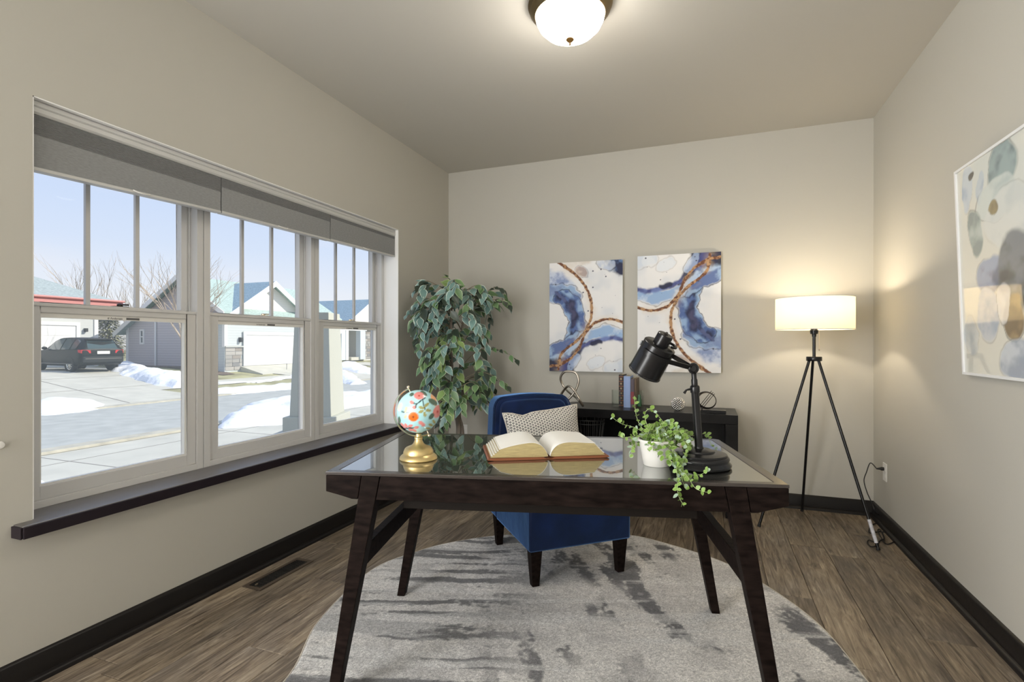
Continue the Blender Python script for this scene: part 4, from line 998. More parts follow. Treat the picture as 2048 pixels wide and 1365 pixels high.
# ------------------------------------------------------------------ canvases on the back wall
M['canvas'] = attr_mat('printed_canvas', 'paint', .75, bump=(900, .1, .001))
def canvas_img(u, v):
    # u to the right, v up, in the left picture's sense
    a = 1.5; U, V = u, v * a
    wx = (fbm(u * 5, V * 5, 4, 3) - .5) * .12; wy = (fbm(u * 5, V * 5, 4, 13) - .5) * .12
    x, y = U + wx, V + wy; fine = fbm(u * 30, V * 30, 3, 4)
    img = np.ones(u.shape + (3,)) * np.array([.83, .83, .84])
    img = lerp(img, (.66, .70, .76), sstep(.52, .72, fbm(u * 3, V * 3, 3, 90)) * .6)
    def band(pts, w_, c1, c2, al=1., ink=0., soft=.25, sd=1, vein=.5):
        nonlocal img
        d = dpoly(x, y, curve2([(p, q * a) for p, q in pts])) + (fbm(u * 12, V * 12, 3, sd) - .5) * w_ * .5
        m_ = (1 - sstep(w_ * (1 - soft), w_, d)) * al; t = sstep(.38, .60, fbm(u * 8, V * 8, 5, sd + 5))[..., None]
        colr = np.array(c1) * (1 - t) + np.array(c2) * t; img = img * (1 - m_[..., None]) + colr * m_[..., None]
        if ink:
            e_ = np.exp(-((d - w_ * .97) / .006) ** 2) * ink; img = lerp(img, (.03, .04, .09), e_)
    lb_, mb_, nb, vb = (.30, .44, .66), (.09, .15, .36), (.025, .03, .075), (.06, .075, .24)
    band([(.0, .82), (.12, .84), (.22, .78)], .17, (.22, .30, .54), (.58, .65, .79), .95, 0, .6, 2)
    band([(.06, .72), (.20, .73), (.32, .68)], .13, lb_, (.20, .28, .50), .95, .6, .3, 3)
    band([(.20, .68), (.34, .58), (.38, .46), (.38, .36), (.34, .30)], .125, lb_, mb_, 1, .9, .2, 4)
    band([(.14, .71), (.24, .64), (.34, .56), (.36, .44), (.35, .36)], .088, mb_, nb, .97, 0, .6, 5)
    band([(.30, .62), (.345, .53), (.35, .44)], .06, nb, (.05, .045, .10), .9, 0, .7, 55)
    band([(.10, .74), (.16, .69), (.24, .62)], .025, nb, (.1, .12, .25), .9, 0, .5, 6)
    band([(.30, .60), (.34, .55), (.34, .50)], .05, nb, (.08, .08, .16), .9, 0, .8, 7)
    band([(.02, .14), (.14, .22), (.28, .28), (.40, .33)], .09, lb_, mb_, .95, .8, .25, 8)
    band([(.06, .10), (.20, .14), (.36, .24), (.46, .33)], .07, (.42, .56, .76), (.08, .16, .38), .95, 0, .5, 9)
    band([(.0, .02), (.12, .04), (.26, .02)], .13, nb, (.03, .035, .06), 1, 0, .4, 10)
    band([(.14, .04), (.28, .10), (.40, .18), (.48, .25)], .065, nb, vb, .95, 0, .5, 11)
    band([(.28, .03), (.38, .12)], .06, (.34, .44, .66), (.55, .64, .80), .8, .5, .4, 12)
    band([(.50, .32), (.62, .35), (.78, .36), (1.02, .34)], .10, (.30, .46, .72), (.60, .70, .84), .95, .5, .4, 13)
    band([(.50, .24), (.66, .27), (.82, .29), (1.02, .28)], .055, vb, (.16, .22, .50), .97, 0, .7, 14)
    band([(.62, .25), (.70, .26)], .05, nb, nb, .97, 0, .5, 15)
    band([(.82, .03), (1., .05)], .09, (.60, .68, .80), (.72, .78, .86), .7, .2, .4, 16)
    band([(.58, .06), (.70, .10)], .06, (.66, .74, .84), (.74, .80, .88), .7, .2, .4, 17)
    band([(.84, 1.02), (1.02, .90)], .13, nb, (.14, .24, .46), 1, 0, .4, 18)
    band([(.72, .98), (.82, .96)], .07, (.48, .56, .72), (.7, .74, .8), .8, .5, .3, 19)
    band([(.44, .92), (.50, .88)], .055, (.36, .26, .24), (.56, .46, .42), .8, .4, .4, 20)
    band([(.2, 1.0), (.4, .97), (.55, 1.0)], .07, (.62, .54, .44), (.74, .70, .64), .6, 0, .8, 21)
    def gold(pts, w_, sd):
        nonlocal img
        c = curve2([(p, q * a) for p, q in pts]); x_, y_ = U + wx * .25, V + wy * .25; d = dpoly(x_, y_, c)
        img = lerp(img, (.72, .52, .30), np.exp(-(d / (w_ * 3)) ** 2) * .28 * sstep(.4, .6, fbm(u * 6, V * 6, 2, sd)))
        m_ = 1 - sstep(w_ * .8, w_ * 1.1, d + (fine - .5) * w_ * .9); t = sstep(.4, .62, fbm(u * 40, V * 40, 3, sd + 3))[..., None]
        g = np.array([.16, .065, .035]) * (1 - t) + np.array([.46, .27, .14]) * t
        img = img * (1 - m_[..., None]) + g * m_[..., None]
    gold([(.08, 1.02), (.20, .97), (.36, .89), (.48, .80), (.56, .68), (.595, .58), (.585, .50), (.55, .44), (.48, .35), (.36, .27), (.24, .21), (.16, .14), (.12, .02)], .020, 30)
    gold([(1.02, .44), (.90, .465), (.78, .47), (.66, .45), (.58, .42), (.50, .34), (.42, .22), (.30, .12), (.14, .06), (-.02, .045)], .019, 40)
    rs = random.Random(3)
    for k in range(26):
        cx, cy, rr = rs.random(), rs.random() * a, rs.choice((.004, .005, .008, .012)); d = np.hypot(U - cx, V - cy); img = lerp(img, (.08, .09, .14), 1 - sstep(rr * .7, rr, d))
    return img
def canvas_obj(x0, x1, z0, z1, flip, label):
    rt = thing('canvas_print', label, 'wall art', ((x0 + x1) / 2, YB - .0355, z0))
    nx, ny = 190, 285; u, v = np.meshgrid(np.linspace(0, 1, nx), np.linspace(0, 1, ny))
    rgb = canvas_img(1 - u, 1 - v) if flip else canvas_img(u, v)
    painted('printed_face', u, v, rgb, lambda a, b: np.stack([x0 + (x1 - x0) * a, np.full(a.shape, YB - .0362), z0 + (z1 - z0) * b], -1), M['canvas'], rt)
    build(MB().box(x0, x1, YB - .036, YB - .0005, z0, z1), 'stretched_canvas', mat('canvas_side', (.50, .50, .50), .8), rt, 0, .0015)
canvas_obj(-1.243, -.634, .953, 1.858, False, 'left abstract canvas with blue crescent and bronze arcs')
canvas_obj(-.518, .095, .962, 1.874, True, 'right abstract canvas with dark blue corner behind the task lamp')

# picture on the right wall
def side_img(u, v):
    a = 1.0; U, V = u * 1.15, v
    wx = (fbm(U * 5, V * 5, 4, 73) - .5) * .10; wy = (fbm(U * 5, V * 5, 4, 83) - .5) * .10; x, y = U + wx, V + wy
    img = np.ones(u.shape + (3,)) * np.array([.72, .71, .64])
    img = lerp(img, (.60, .66, .66), sstep(.4, .7, fbm(U * 2.5, V * 2.5, 3, 70)) * .6)
    def blob(cx, cy, rx, ry, c1, c2, al=.9, ink=.5, sd=0):
        nonlocal img
        d = np.hypot((x - cx) / rx, (y - cy) / ry); m_ = (1 - sstep(.85, 1.02, d)) * al; t = sstep(.35, .65, fbm(U * 9, V * 9, 4, 100 + sd))[..., None]
        col_ = np.array(c1) * (1 - t) + np.array(c2) * t; img = img * (1 - m_[..., None]) + col_ * m_[..., None]
        if ink: img = lerp(img, (.10, .10, .10), np.exp(-((d - .98) / .03) ** 2) * ink * sstep(.4, .6, fbm(U * 4, V * 4, 2, 200 + sd)))
    # u grows away from the far edge
    blob(.10, .90, .05, .13, (.30, .40, .58), (.55, .62, .70), .8, .3, 1); blob(.20, .88, .03, .08, (.24, .32, .50), (.5, .58, .66), .8, 0, 2)
    blob(.36, .92, .10, .12, (.09, .15, .17), (.26, .36, .38), .9, .6, 3); blob(.30, .78, .13, .10, (.50, .58, .58), (.62, .68, .66), .85, .6, 4)
    blob(.15, .66, .07, .13, (.20, .26, .26), (.46, .53, .51), .9, .6, 5); blob(.40, .66, .18, .14, (.60, .64, .64), (.70, .72, .70), .8, .2, 6)
    blob(.25, .44, .12, .09, (.05, .08, .18), (.28, .34, .50), .9, .4, 7); blob(.42, .44, .13, .19, (.04, .05, .06), (.17, .19, .22), .95, .6, 8)
    blob(.22, .27, .09, .12, (.30, .38, .52), (.56, .60, .66), .85, .3, 9); blob(.40, .24, .075, .10, (.16, .10, .04), (.44, .32, .14), .95, .7, 10)
    blob(.33, .30, .05, .09, (.56, .56, .58), (.70, .70, .70), .8, .6, 11); blob(.08, .18, .06, .09, (.44, .50, .54), (.62, .64, .64), .8, .4, 12)
    blob(.42, .06, .14, .10, (.24, .30, .42), (.54, .60, .68), .85, .4, 13); blob(.30, .745, .03, .03, (.20, .15, .06), (.4, .32, .14), .95, .5, 14)
    blob(.13, .955, .02, .022, (.06, .05, .04), (.2, .18, .14), .95, .4, 15); blob(.75, .7, .2, .2, (.10, .18, .30), (.5, .6, .7), .9, .5, 16)
    blob(.85, .3, .2, .22, (.08, .10, .16), (.4, .46, .5), .9, .5, 17)
    return img
def side_picture():
    # hangs from a wire, leaning out a little at the top
    y0, y1 = 2.815, 1.62; z0, h = 1.050, .89; lean = math.atan2(.030, .89)
    Mf = frame(Vector((XR - .026, y0, z0)), (0, -1, 0), Vector((-math.sin(lean), 0, math.cos(lean))), Vector((-math.cos(lean), 0, -math.sin(lean))))
    W_ = y0 - y1
    rt = thing('framed_picture', 'white framed abstract picture in pale teal and charcoal on the right wall', 'wall art', Mf @ Vector((W_ / 2, 0, 0)))
    fr = MB(Mf); wd = .011
    fr.box(0, wd, 0, h, -.022, 0); fr.box(W_ - wd, W_, 0, h, -.022, 0); fr.box(wd, W_ - wd, 0, wd, -.022, 0); fr.box(wd, W_ - wd, h - wd, h, -.022, 0)
    build(fr, 'picture_frame', mat('white_frame', (.78, .79, .80), .3), rt, 0, .0015)
    nx, ny = 240, 230; u, v = np.meshgrid(np.linspace(0, 1, nx), np.linspace(0, 1, ny))
    def pos(a, b):
        o = np.array(Mf.translation); ex, ey, ez = [np.array(Mf.col[i][:3]) for i in range(3)]
        return o + (wd + (W_ - 2 * wd) * a)[..., None] * ex + (wd + (h - 2 * wd) * b)[..., None] * ey - ez * .007
    m = attr_mat('glazed_print', 'paint', .5); setin(m.node_tree.nodes['Principled BSDF'], Coat_Weight=1.0, Coat_Roughness=.02, Coat_IOR=1.5)
    painted('printed_sheet', u, v, side_img(u, v), pos, m, rt)
    build(MB(Mf).box(wd, W_ - wd, wd, h - wd, -.020, -.0075), 'backing_board', M['rubber'], rt, 0)
side_picture()

# ------------------------------------------------------------------ console
CZ = .700; X1 = .192; X0 = -1.06; YC0, YC1 = 3.775, 4.185
cs = thing('console_table', 'black wooden console table with thick top and sides against the back wall', 'console table', ((X0 + X1) / 2, (YC0 + YC1) / 2, 0))
build(MB().box(X0, X1, YC0, YC1, CZ - .062, CZ), 'tabletop', M['console'], cs, 0, .002)
build(MB().box(X0, X0 + .078, YC0, YC1, 0, CZ - .0625), 'side_panel', M['console'], cs, 0, .002)
build(MB().box(X1 - .078, X1, YC0, YC1, 0, CZ - .0625), 'side_panel', M['console'], cs, 0, .002)
build(MB().box(X0 + .0785, X1 - .0785, YC1 - .02, YC1, .10, CZ - .0625), 'back_panel', M['console'], cs, 0)
build(MB().box(X0 + .0785, X1 - .0785, YC0 + .01, YC1 - .0205, .30, .345), 'shelf', M['console'], cs, 0, .002)

def on(px, py): return Pz(px, py, CZ)
# knot sculpture
kd = 3.93
kc = on(1152, 806)
kpts = [(1166, 807, 3.86), (1155, 793, 3.88), (1140, 782, 3.95), (1127, 768, 4.0), (1121, 752, 4.0), (1128, 740, 3.98), (1140, 738, 3.96), (1152, 742, 3.94), (1157, 756, 3.93), (1153, 772, 3.92), (1145, 785, 3.92), (1134, 797, 3.93), (1124, 806, 3.96),
        (1116, 803, 3.98), (1118, 792, 3.97), (1125, 780, 3.95), (1133, 770, 3.90), (1139, 768, 3.88), (1147, 775, 3.86), (1154, 785, 3.85), (1160, 796, 3.84)]
KP = smoothpath([Pd(*p) for p in kpts], 8, closed=True)
mnz = min(p.z for p in KP); KP = [Vector((p.x, min(p.y, YC1 - .03), CZ + .0085 + (p.z - mnz))) for p in KP]
tag(build(MB().tube(KP, .0085, 12, closed=True), 'knot_sculpture', M['nickel'], None, 60), 'antique silver looped knot sculpture at the left of the console top', 'sculpture')

# books between the glass cylinders
def book(px0, px1, ytop, mcover, label, depth, spine=None, bands=0):
    yF = 3.955; a = Py(px0, 812, yF); b = Py(px1, 812, yF); h = Py((px0 + px1) / 2, ytop, yF).z - CZ
    x0, x1 = a.x, b.x
    rt = thing('upright_book', label, 'book', ((x0 + x1) / 2, yF, CZ), 'books standing on the console')
    y0, y1 = yF, yF + depth
    cv = MB(); t = .0025
    cv.box(x0, x0 + t, y0 + .003, y1, CZ, CZ + h); cv.box(x1 - t, x1, y0 + .003, y1, CZ, CZ + h)
    n = 6; o_ = [(x0 + (x1 - x0) * k / n, y0 + .003 - .004 * math.sin(math.pi * k / n)) for k in range(n + 1)] + [(x1, y0 + .0055), (x0, y0 + .0055)]
    cv.prism(o_, CZ, CZ + h); c = build(cv, 'cover', mcover, rt, 30)
    build(MB().box(x0 + t, x1 - t, y0 + .006, y1 - .004, CZ + .003, CZ + h - .003), 'page_block', M['gilt'], rt, 0)
    xm = (x0 + x1) / 2
    for k in range(bands):
        z = CZ + h * (.06 + .88 * k / (bands - 1))
        build(MB().box(x0 + .001, x1 - .001, y0 - .0025, y0 + .004, z - .003, z + .003), 'raised_band', M['leather'], c, 0, .001)
        if k < bands - 1:
            zz = z + h * .44 / (bands - 1)
            build(MB().box(xm - .007, xm + .007, y0 - .0018, y0 + .002, zz - .006, zz + .008), 'gilt_ornament', mat('tooled_gilt', (.26, .19, .11), .4, .6), c, 0, .002)
    if spine:
        build(MB().box(x0 + .002, x1 - .002, y0 - .0016, y0 + .002, CZ + h * .12, CZ + h * .55), 'spine_label', spine, c, 0)
book(1237.4, 1247.0, 750, mat('dark_tooled_leather', (.03, .018, .014), .45), 'dark leather book with gilt raised bands, leftmost on the console', .16, None, 7)
book(1247.2, 1260.6, 753, mat('pale_blue_cloth', (.30, .40, .66), .7), 'pale blue cloth book, thickest of the row on the console', .165)
book(1260.8, 1268.4, 758, mat('grey_plum_cloth', (.10, .08, .10), .6), 'grey plum book with a red label on its spine', .15, mat('red_label', (.22, .03, .04), .5))
book(1268.6, 1273.2, 757.5, mat('brown_cloth', (.13, .085, .055), .6), 'thin brown book at the right end of the row', .16)

def glass_cyl(px, py, ytop, rpx, label, inner=False):
    c = on(px, py); d = (c - CAM).dot(FV); r = rpx * d / F; c = c + FV * r * .6; h = (py - ytop) * d / F
    rt = thing('glass_hurricane', label, 'candle holder', c, 'clear glass cylinders flanking the books')
    Mg = Matrix.Translation(c)
    build(MB(Mg).lathe([(0, 0), (r, 0), (r, h), (r - .003, h), (r - .003, .012), (0, .010)], 36), 'glass_cylinder', M['glassware'], rt, 40)
    if inner: build(MB(Mg).lathe([(0, .0125), (.016, .0125), (.018, .02), (.017, .06), (.012, .075), (.010, .10), (0, .10)], 20), 'bottle_neck', mat('green_glass', (.05, .14, .06), .15), rt, 40)
glass_cyl(1233.5, 816, 781, 9, 'clear glass cylinder left of the upright books')
glass_cyl(1280, 817, 782, 8.5, 'clear glass cylinder right of the upright books with green glass inside', True)

# studded ball
bc = on(1358.5, 823); d = (bc - CAM).dot(FV); br_ = 13.6 * d / F; bc = bc + FV * br_ * .5; bcz = bc + UV * br_
sb = MB(Matrix.Translation(bcz)); sb.sphere((0, 0, 0), br_ * .93, 28, 18)
body = build(sb, 'studded_ball', M['rubber'], None, 60)
st_ = MB(Matrix.Translation(bcz)); n = 190
for k in range(n):
    z = 1 - 2 * (k + .5) / n; q = math.sqrt(1 - z * z); a = k * 2.399963
    st_.sphere((q * math.cos(a) * br_ * .93, q * math.sin(a) * br_ * .93, z * br_ * .93), br_ * .115, 7, 5)
so_ = build(st_, 'studs', M['silver'], body, 60); so_['kind'] = 'stuff'
tag(body, 'small studded silver ball on the console', 'ornament')

# ring sculpture on a plinth
rc = on(1421, 827); d = (rc - CAM).dot(FV)
rr_ = thing('ring_sculpture', 'dark metal ring sculpture crossed by rods on a flat plinth', 'sculpture', rc + Vector((0, .04, 0)))
bx0 = Pz(1398, 826, CZ).x; bx1 = bx0 + .175
build(MB().box(bx0, bx1, rc.y - .005, rc.y + .085, CZ, CZ + .020), 'plinth', M['black'], rr_, 0, .0015)
dd = d + .04; cen = Pd(1413.5, 801, dd); tilt = rad(-24)
tx = RV * math.cos(tilt) + UV * math.sin(tilt) * 1; tx = (RV * .93 + UV * -.20 + FV * .18).normalized(); ty = (UV * .93 + RV * .20 + FV * .1).normalized()
ring = [cen + tx * math.cos(2 * math.pi * k / 48) * .073 + ty * math.sin(2 * math.pi * k / 48) * .056 for k in range(48)]
build(MB().tube(ring, .0030, 8, closed=True, flat=3.2), 'ring', M['bronze'], rr_, 60)
low = min(p.z for p in ring); 
build(MB().tube([ring[33], Vector((ring[33].x, ring[33].y, CZ + .02))], .004, 8) if ring[33].z > CZ + .021 else MB().box(cen.x - .01, cen.x + .01, cen.y - .008, cen.y + .008, CZ + .0195, CZ + .026), 'foot', M['bronze'], rr_, 50)
for k in (-1, 0, 1):
    off = tx * .013 * k - ty * .008 * k
    build(MB().tube([cen + off - tx * .034 - ty * .056, cen + off + tx * .038 + ty * .064], .0022, 6), 'rod', M['bronze'], rr_, 50)

# wire basket on the console shelf
wc = Pd(1166, 860, 3.78); wz0 = .345; wz1 = .60
wb = thing('wire_basket', 'round grey wire basket on the shelf under the console top', 'basket', (wc.x, wc.y + .05, wz0))
cx_, cy_ = wc.x, 3.775 + .17; wr = .115
for nm, z, r_ in (('rim', wz1, wr), ('hoop', wz1 - .028, wr - .002), ('hoop', wz0 + .06, wr - .02), ('base_ring', wz0 + .003, wr - .03)):
    build(MB().tube([(cx_ + math.cos(2 * math.pi * k / 40) * r_, cy_ + math.sin(2 * math.pi * k / 40) * r_, z) for k in range(40)], .0028, 6, closed=True), nm, M['wire'], wb, 60)
for k in range(22):
    a = 2 * math.pi * k / 22; build(MB().tube([(cx_ + math.cos(a) * (wr - .03), cy_ + math.sin(a) * (wr - .03), wz0 + .003), (cx_ + math.cos(a) * wr, cy_ + math.sin(a) * wr, wz1)], .0018, 6), 'wire', M['wire'], wb, 60)

# ------------------------------------------------------------------ floor lamp
HZ = 1.186 - 31 * 3.33 / F; hub = Vector((.640, 3.785, HZ))
fl = thing('floor_lamp', 'tripod floor lamp with lit cream drum shade in the right corner', 'floor lamp', (hub.x, hub.y, 0))
build(MB(Matrix.Translation(hub)).lathe([(0, -.014), (.043, -.014), (.045, -.011), (.045, .011), (.043, .014), (0, .014)], 32), 'hub', M['black'], fl, 35)
feet = [Vector((.311, 3.684, .004)), Vector((.624, 4.132, .004)), Vector((.916, 3.509, .004))]
for i, f_ in enumerate(feet):
    dr_ = Vector((f_.x - hub.x, f_.y - hub.y, 0)).normalized(); tp = hub + dr_ * .030 - UV * .010
    o = build(MB().tube([tp, f_], .0085, 12), 'leg', M['black'], fl, 40)
    build(MB().tube([f_ - UV * .004, f_ + (tp - f_).normalized() * .012], .0105, 12), 'rubber_foot', M['rubber'], o, 40)
    if i == 2: build(MB().tube([f_ + (tp - f_).normalized() * .035, f_ + (tp - f_).normalized() * .165], .0098, 12), 'paper_tag', mat('silver_white_tag', (.62, .62, .66), .4, noise=(60, .2)), o, 40, label='white paper tag wrapped round the leg')
SZ0 = 1.186 + 27 * 3.33 / F; SZ1 = SZ0 + .203
build(MB().tube([hub, Vector((hub.x, hub.y, SZ0 + .02))], .0095, 14), 'pole', M['black'], fl, 40)
Ml = Matrix.Translation((hub.x, hub.y, 0))
build(MB(Ml).lathe([(.012, SZ0 - .045), (.013, SZ0 - .030), (.022, SZ0 - .026), (.024, SZ0 - .004), (.020, SZ0), (.018, SZ0 + .03), (0, SZ0 + .032)], 24), 'socket', M['black'], fl, 40)
def shade_mat():
    m = D.materials.new('lit_cream_shade'); m.use_nodes = True; t = m.node_tree; b = t.nodes['Principled BSDF']; N = t.nodes.new; L = t.links.new
    b.inputs['Base Color'].default_value = (.78, .72, .60, 1); b.inputs['Roughness'].default_value = .9
    o = t.nodes['Material Output']; tr = N('ShaderNodeBsdfTranslucent'); tr.inputs[0].default_value = (.96, .90, .74, 1); mx = N('ShaderNodeMixShader'); mx.inputs[0].default_value = .55
    L(b.outputs[0], mx.inputs[1]); L(tr.outputs[0], mx.inputs[2]); L(mx.outputs[0], o.inputs[0]); return m
r_ = .2226
sh = build(MB(Ml).lathe([(r_, SZ0), (r_, SZ1), (r_ - .002, SZ1), (r_ - .002, SZ0), (r_, SZ0)], 72, caps=False), 'lamp_shade', shade_mat(), fl, 40)
for z in (SZ0 + .0015, SZ1 - .0015):
    build(MB().tube([(hub.x + math.cos(2 * math.pi * k / 64) * r_, hub.y + math.sin(2 * math.pi * k / 64) * r_, z) for k in range(64)], .0022, 6, closed=True), 'shade_trim', M['white'], sh, 60)
for k in range(3):
    a = 2 * math.pi * k / 3; build(MB().tube([(hub.x, hub.y, SZ0 + .04), (hub.x + math.cos(a) * (r_ - .002), hub.y + math.sin(a) * (r_ - .002), SZ0 + .04)], .0018, 6), 'spider_arm', M['bronze'], sh, 60)
build(MB(Ml).sphere((0, 0, SZ0 + .095), .030, 20, 12, (1, 1, 1.25)), 'bulb', emis('lit_bulb', (1, .82, .55), 14), fl, 60)
chn = Vector((hub.x, hub.y, 0)) + RV * .030 - FV * .005
cb = MB()
zc = SZ0 - .012
while zc > SZ0 - .125: cb.sphere((chn.x, chn.y, zc), .0019, 6, 4); zc -= .0042
ch_o = build(cb, 'pull_chain', M['champagne'], fl, 60)
build(MB().sphere((chn.x, chn.y, zc - .004), .0055, 12, 8), 'chain_bead', M['nickel'], ch_o, 60)
lp = D.lights.new('floor_lamp_bulb', 'POINT'); lp.energy = 12; lp.color = (1, .85, .64); lp.shadow_soft_size = .03
lo_ = D.objects.new('floor_lamp_bulb', lp); COL.objects.link(lo_); lo_.location = (hub.x, hub.y, SZ0 + .15)
# cord
pin = o1 + Vector((0, .0, .020))
plg = MB().tube([pin - Vector((.009, 0, 0)), pin - Vector((.022, 0, 0)), pin - Vector((.030, 0, 0)), pin - Vector((.05, .0, .002))], [.011, .012, .008, .004], 10)
plug = build(plg, 'plug', M['rubber'], fl, 40)
XW = XR - .045
cpt = [pin - Vector((.048, 0, .002)), Vector((1.0, 4.0, .40)), Px(1733, 945, .97), Px(1728, 962, .955), Px(1734, 985, .965), Px(1743, 1005, .985), Px(1751, 1025, 1.0),
       Pz(1762, 1034, .02), Pz(1762, 1043, .008), Pz(1745, 1050, .006), Pz(1738, 1060, .006), Pz(1741, 1067, .006), Pz(1760, 1064, .006), Pz(1778, 1068, .006), Pz(1790, 1080, .006), Pz(1780, 1088, .006), Pz(1770, 1087, .006), Pz(1758, 1068, .008),
       Pz(1756, 1060, .006), Pz(1762, 1062, .006), Pz(1768, 1078, .010), Pz(1760, 1082, .006), Pz(1752, 1092, .006), Pz(1742, 1094, .006), Pz(1735, 1086, .006), Pz(1738, 1081, .006), Pz(1750, 1086, .006)]
build(MB().tube(smoothpath(cpt, 6), .0033, 6), 'cord', M['rubber'], fl, 60)

# ================================================================== outside the window
def zt(x):      # ground height: flat street side, rising to the houses across
    return -.70 + .70 * min(1, max(0, (-17.0 - x) / 8.0))
def T(px, py):
    r = ray(px, py); t = 2.0
    while t < 120:
        p = CAM + r * t
        if p.z <= zt(p.x): break
        t += .02
    return CAM + r * t
BREAKS = (-17.0, -25.0)
def patch(pts, name, m, dz, kind='structure', th=None):
    bm = bmesh.new(); f = bm.faces.new([bm.verts.new((p[0], p[1], 0)) for p in pts])
    for b in BREAKS: bmesh.ops.bisect_plane(bm, geom=bm.verts[:] + bm.edges[:] + bm.faces[:], plane_co=(b, 0, 0), plane_no=(1, 0, 0))
    if th:
        r = bmesh.ops.extrude_face_region(bm, geom=bm.faces[:]); 
        for v in r['geom']:
            if isinstance(v, bmesh.types.BMVert): v.co.z = 1
    for v in bm.verts: v.co.z = zt(v.co.x) + (dz if v.co.z < .5 else dz + th)
    bmesh.ops.recalc_face_normals(bm, faces=bm.faces)
    if not th:
        for f in bm.faces:
            if f.normal.z < 0: f.normal_flip()
    me = D.meshes.new(name); bm.to_mesh(me); bm.free(); me.materials.append(m)
    o = D.objects.new(name, me); link(o); o['kind'] = kind; return o
G = {}
G['grass'] = mat('dormant_lawn', (.36, .34, .19), .95, noise=(1.2, .35), bump=(30, .5, .03))
G['asphalt'] = mat('wet_asphalt', (.44, .45, .42), .75, noise=(2.5, .12), bump=(40, .3, .01))
G['conc'] = mat('pale_concrete', (.56, .545, .47), .8, noise=(1.5, .10))
G['curb'] = mat('curb_concrete', (.50, .47, .38), .8, noise=(3, .2))
G['joint'] = mat('concrete_joint', (.24, .22, .19), .9)
G['snow'] = mat('old_snow', (.86, .88, .92), .7, bump=(6, .6, .05))
G['mulch'] = mat('mulch_bed', (.16, .12, .09), .95, noise=(6, .5))
patch([(-2.6, -30), (-95, -30), (-95, 90), (-2.6, 90)], 'ground_lawn', G['grass'], -.02)
SF, SN = -16.3, -10.8
patch([(SN, -30), (SF, -30), (SF, 90), (SN, 90)], 'street', G['asphalt'], .0)
patch([(SN + .35, -30), (SN, -30), (SN, 90), (SN + .35, 90)], 'curb_near', G['curb'], .0, th=.05)
patch([(SF, -30), (SF - .35, -30), (SF - .35, 90), (SF, 90)], 'curb_far', G['curb'], .0, th=.04)
patch([(-2.6, -10), (SN + .36, -10), (SN + .36, 40), (-2.6, 40)], 'forecourt_concrete', G['conc'], -.004)
# saw-cut joints in the forecourt
jm = [((-9.55, -10), (-9.55, 40)), ((-8.9, 5.6), (-6.5, 7.0))]
jw = MB(); jw.box(-9.56, -9.53, -10, 40, -.704, -.7025); jw.box(-8.2, -8.17, -10, 40, -.704, -.7025)
for yy in (2.2, 5.2, 8.2, 11.2, 14.2): jw.box(-10.4, -2.7, yy, yy + .025, -.704, -.7023)
struct(jw, 'concrete_joints', G['joint'])
# far walk, driveways
patch([(-18.9, -30), (-20.1, -30), (-20.1, 90), (-18.9, 90)], 'far_sidewalk', G['conc'], .0)
dA = [T(68, 790), T(68, 752), T(240, 742), T(380, 792), T(380, 804), T(200, 812)]
patch([(SF - .35, 8.6), (-29.4, 8.0), (-29.4, 16.6), (-24, 15.6), (-18.9, 13.2), (SF - .35, 13.4)], 'driveway', G['conc'], .008)
dj = MB(); 
for (a, b) in (((-17.0, 10.9), (-25.0, 11.7)),): dj.hexa([(a[0], a[1], zt(a[0]) + .009), (a[0], a[1] + .04, zt(a[0]) + .009), (b[0], b[1] + .04, zt(b[0]) + .009), (b[0], b[1], zt(b[0]) + .009)], [(a[0], a[1], zt(a[0]) + .012), (a[0], a[1] + .04, zt(a[0]) + .012), (b[0], b[1] + .04, zt(b[0]) + .012), (b[0], b[1], zt(b[0]) + .012)])
for xx in (-20.1, -23.0): dj.box(xx - .02, xx + .02, 8.6, 15.2, zt(xx) + .008, zt(xx) + .012)
struct(dj, 'driveway_joints', G['joint'])
p1, p2, p3, p4 = T(497, 727), T(592, 724), T(640, 752), T(592, 748)
patch([(SF - .35, 21.6), (-18.0, 21.0), (-22.3, 19.95), (-22.3, 24.2), (-18.0, 26.5), (SF - .35, 27.5)], 'driveway', G['conc'], .008)
patch([(SF - .35, 29.5), (-23.0, 29.0), (-23.0, 31.0), (SF - .35, 33.0)], 'driveway', G['conc'], .008)
patch([(-22.4, 18.9), (-21.5, 18.7), (-21.3, 17.9), (-30, 17.6), (-30, 18.9)], 'mulch_bed', G['mulch'], .004)

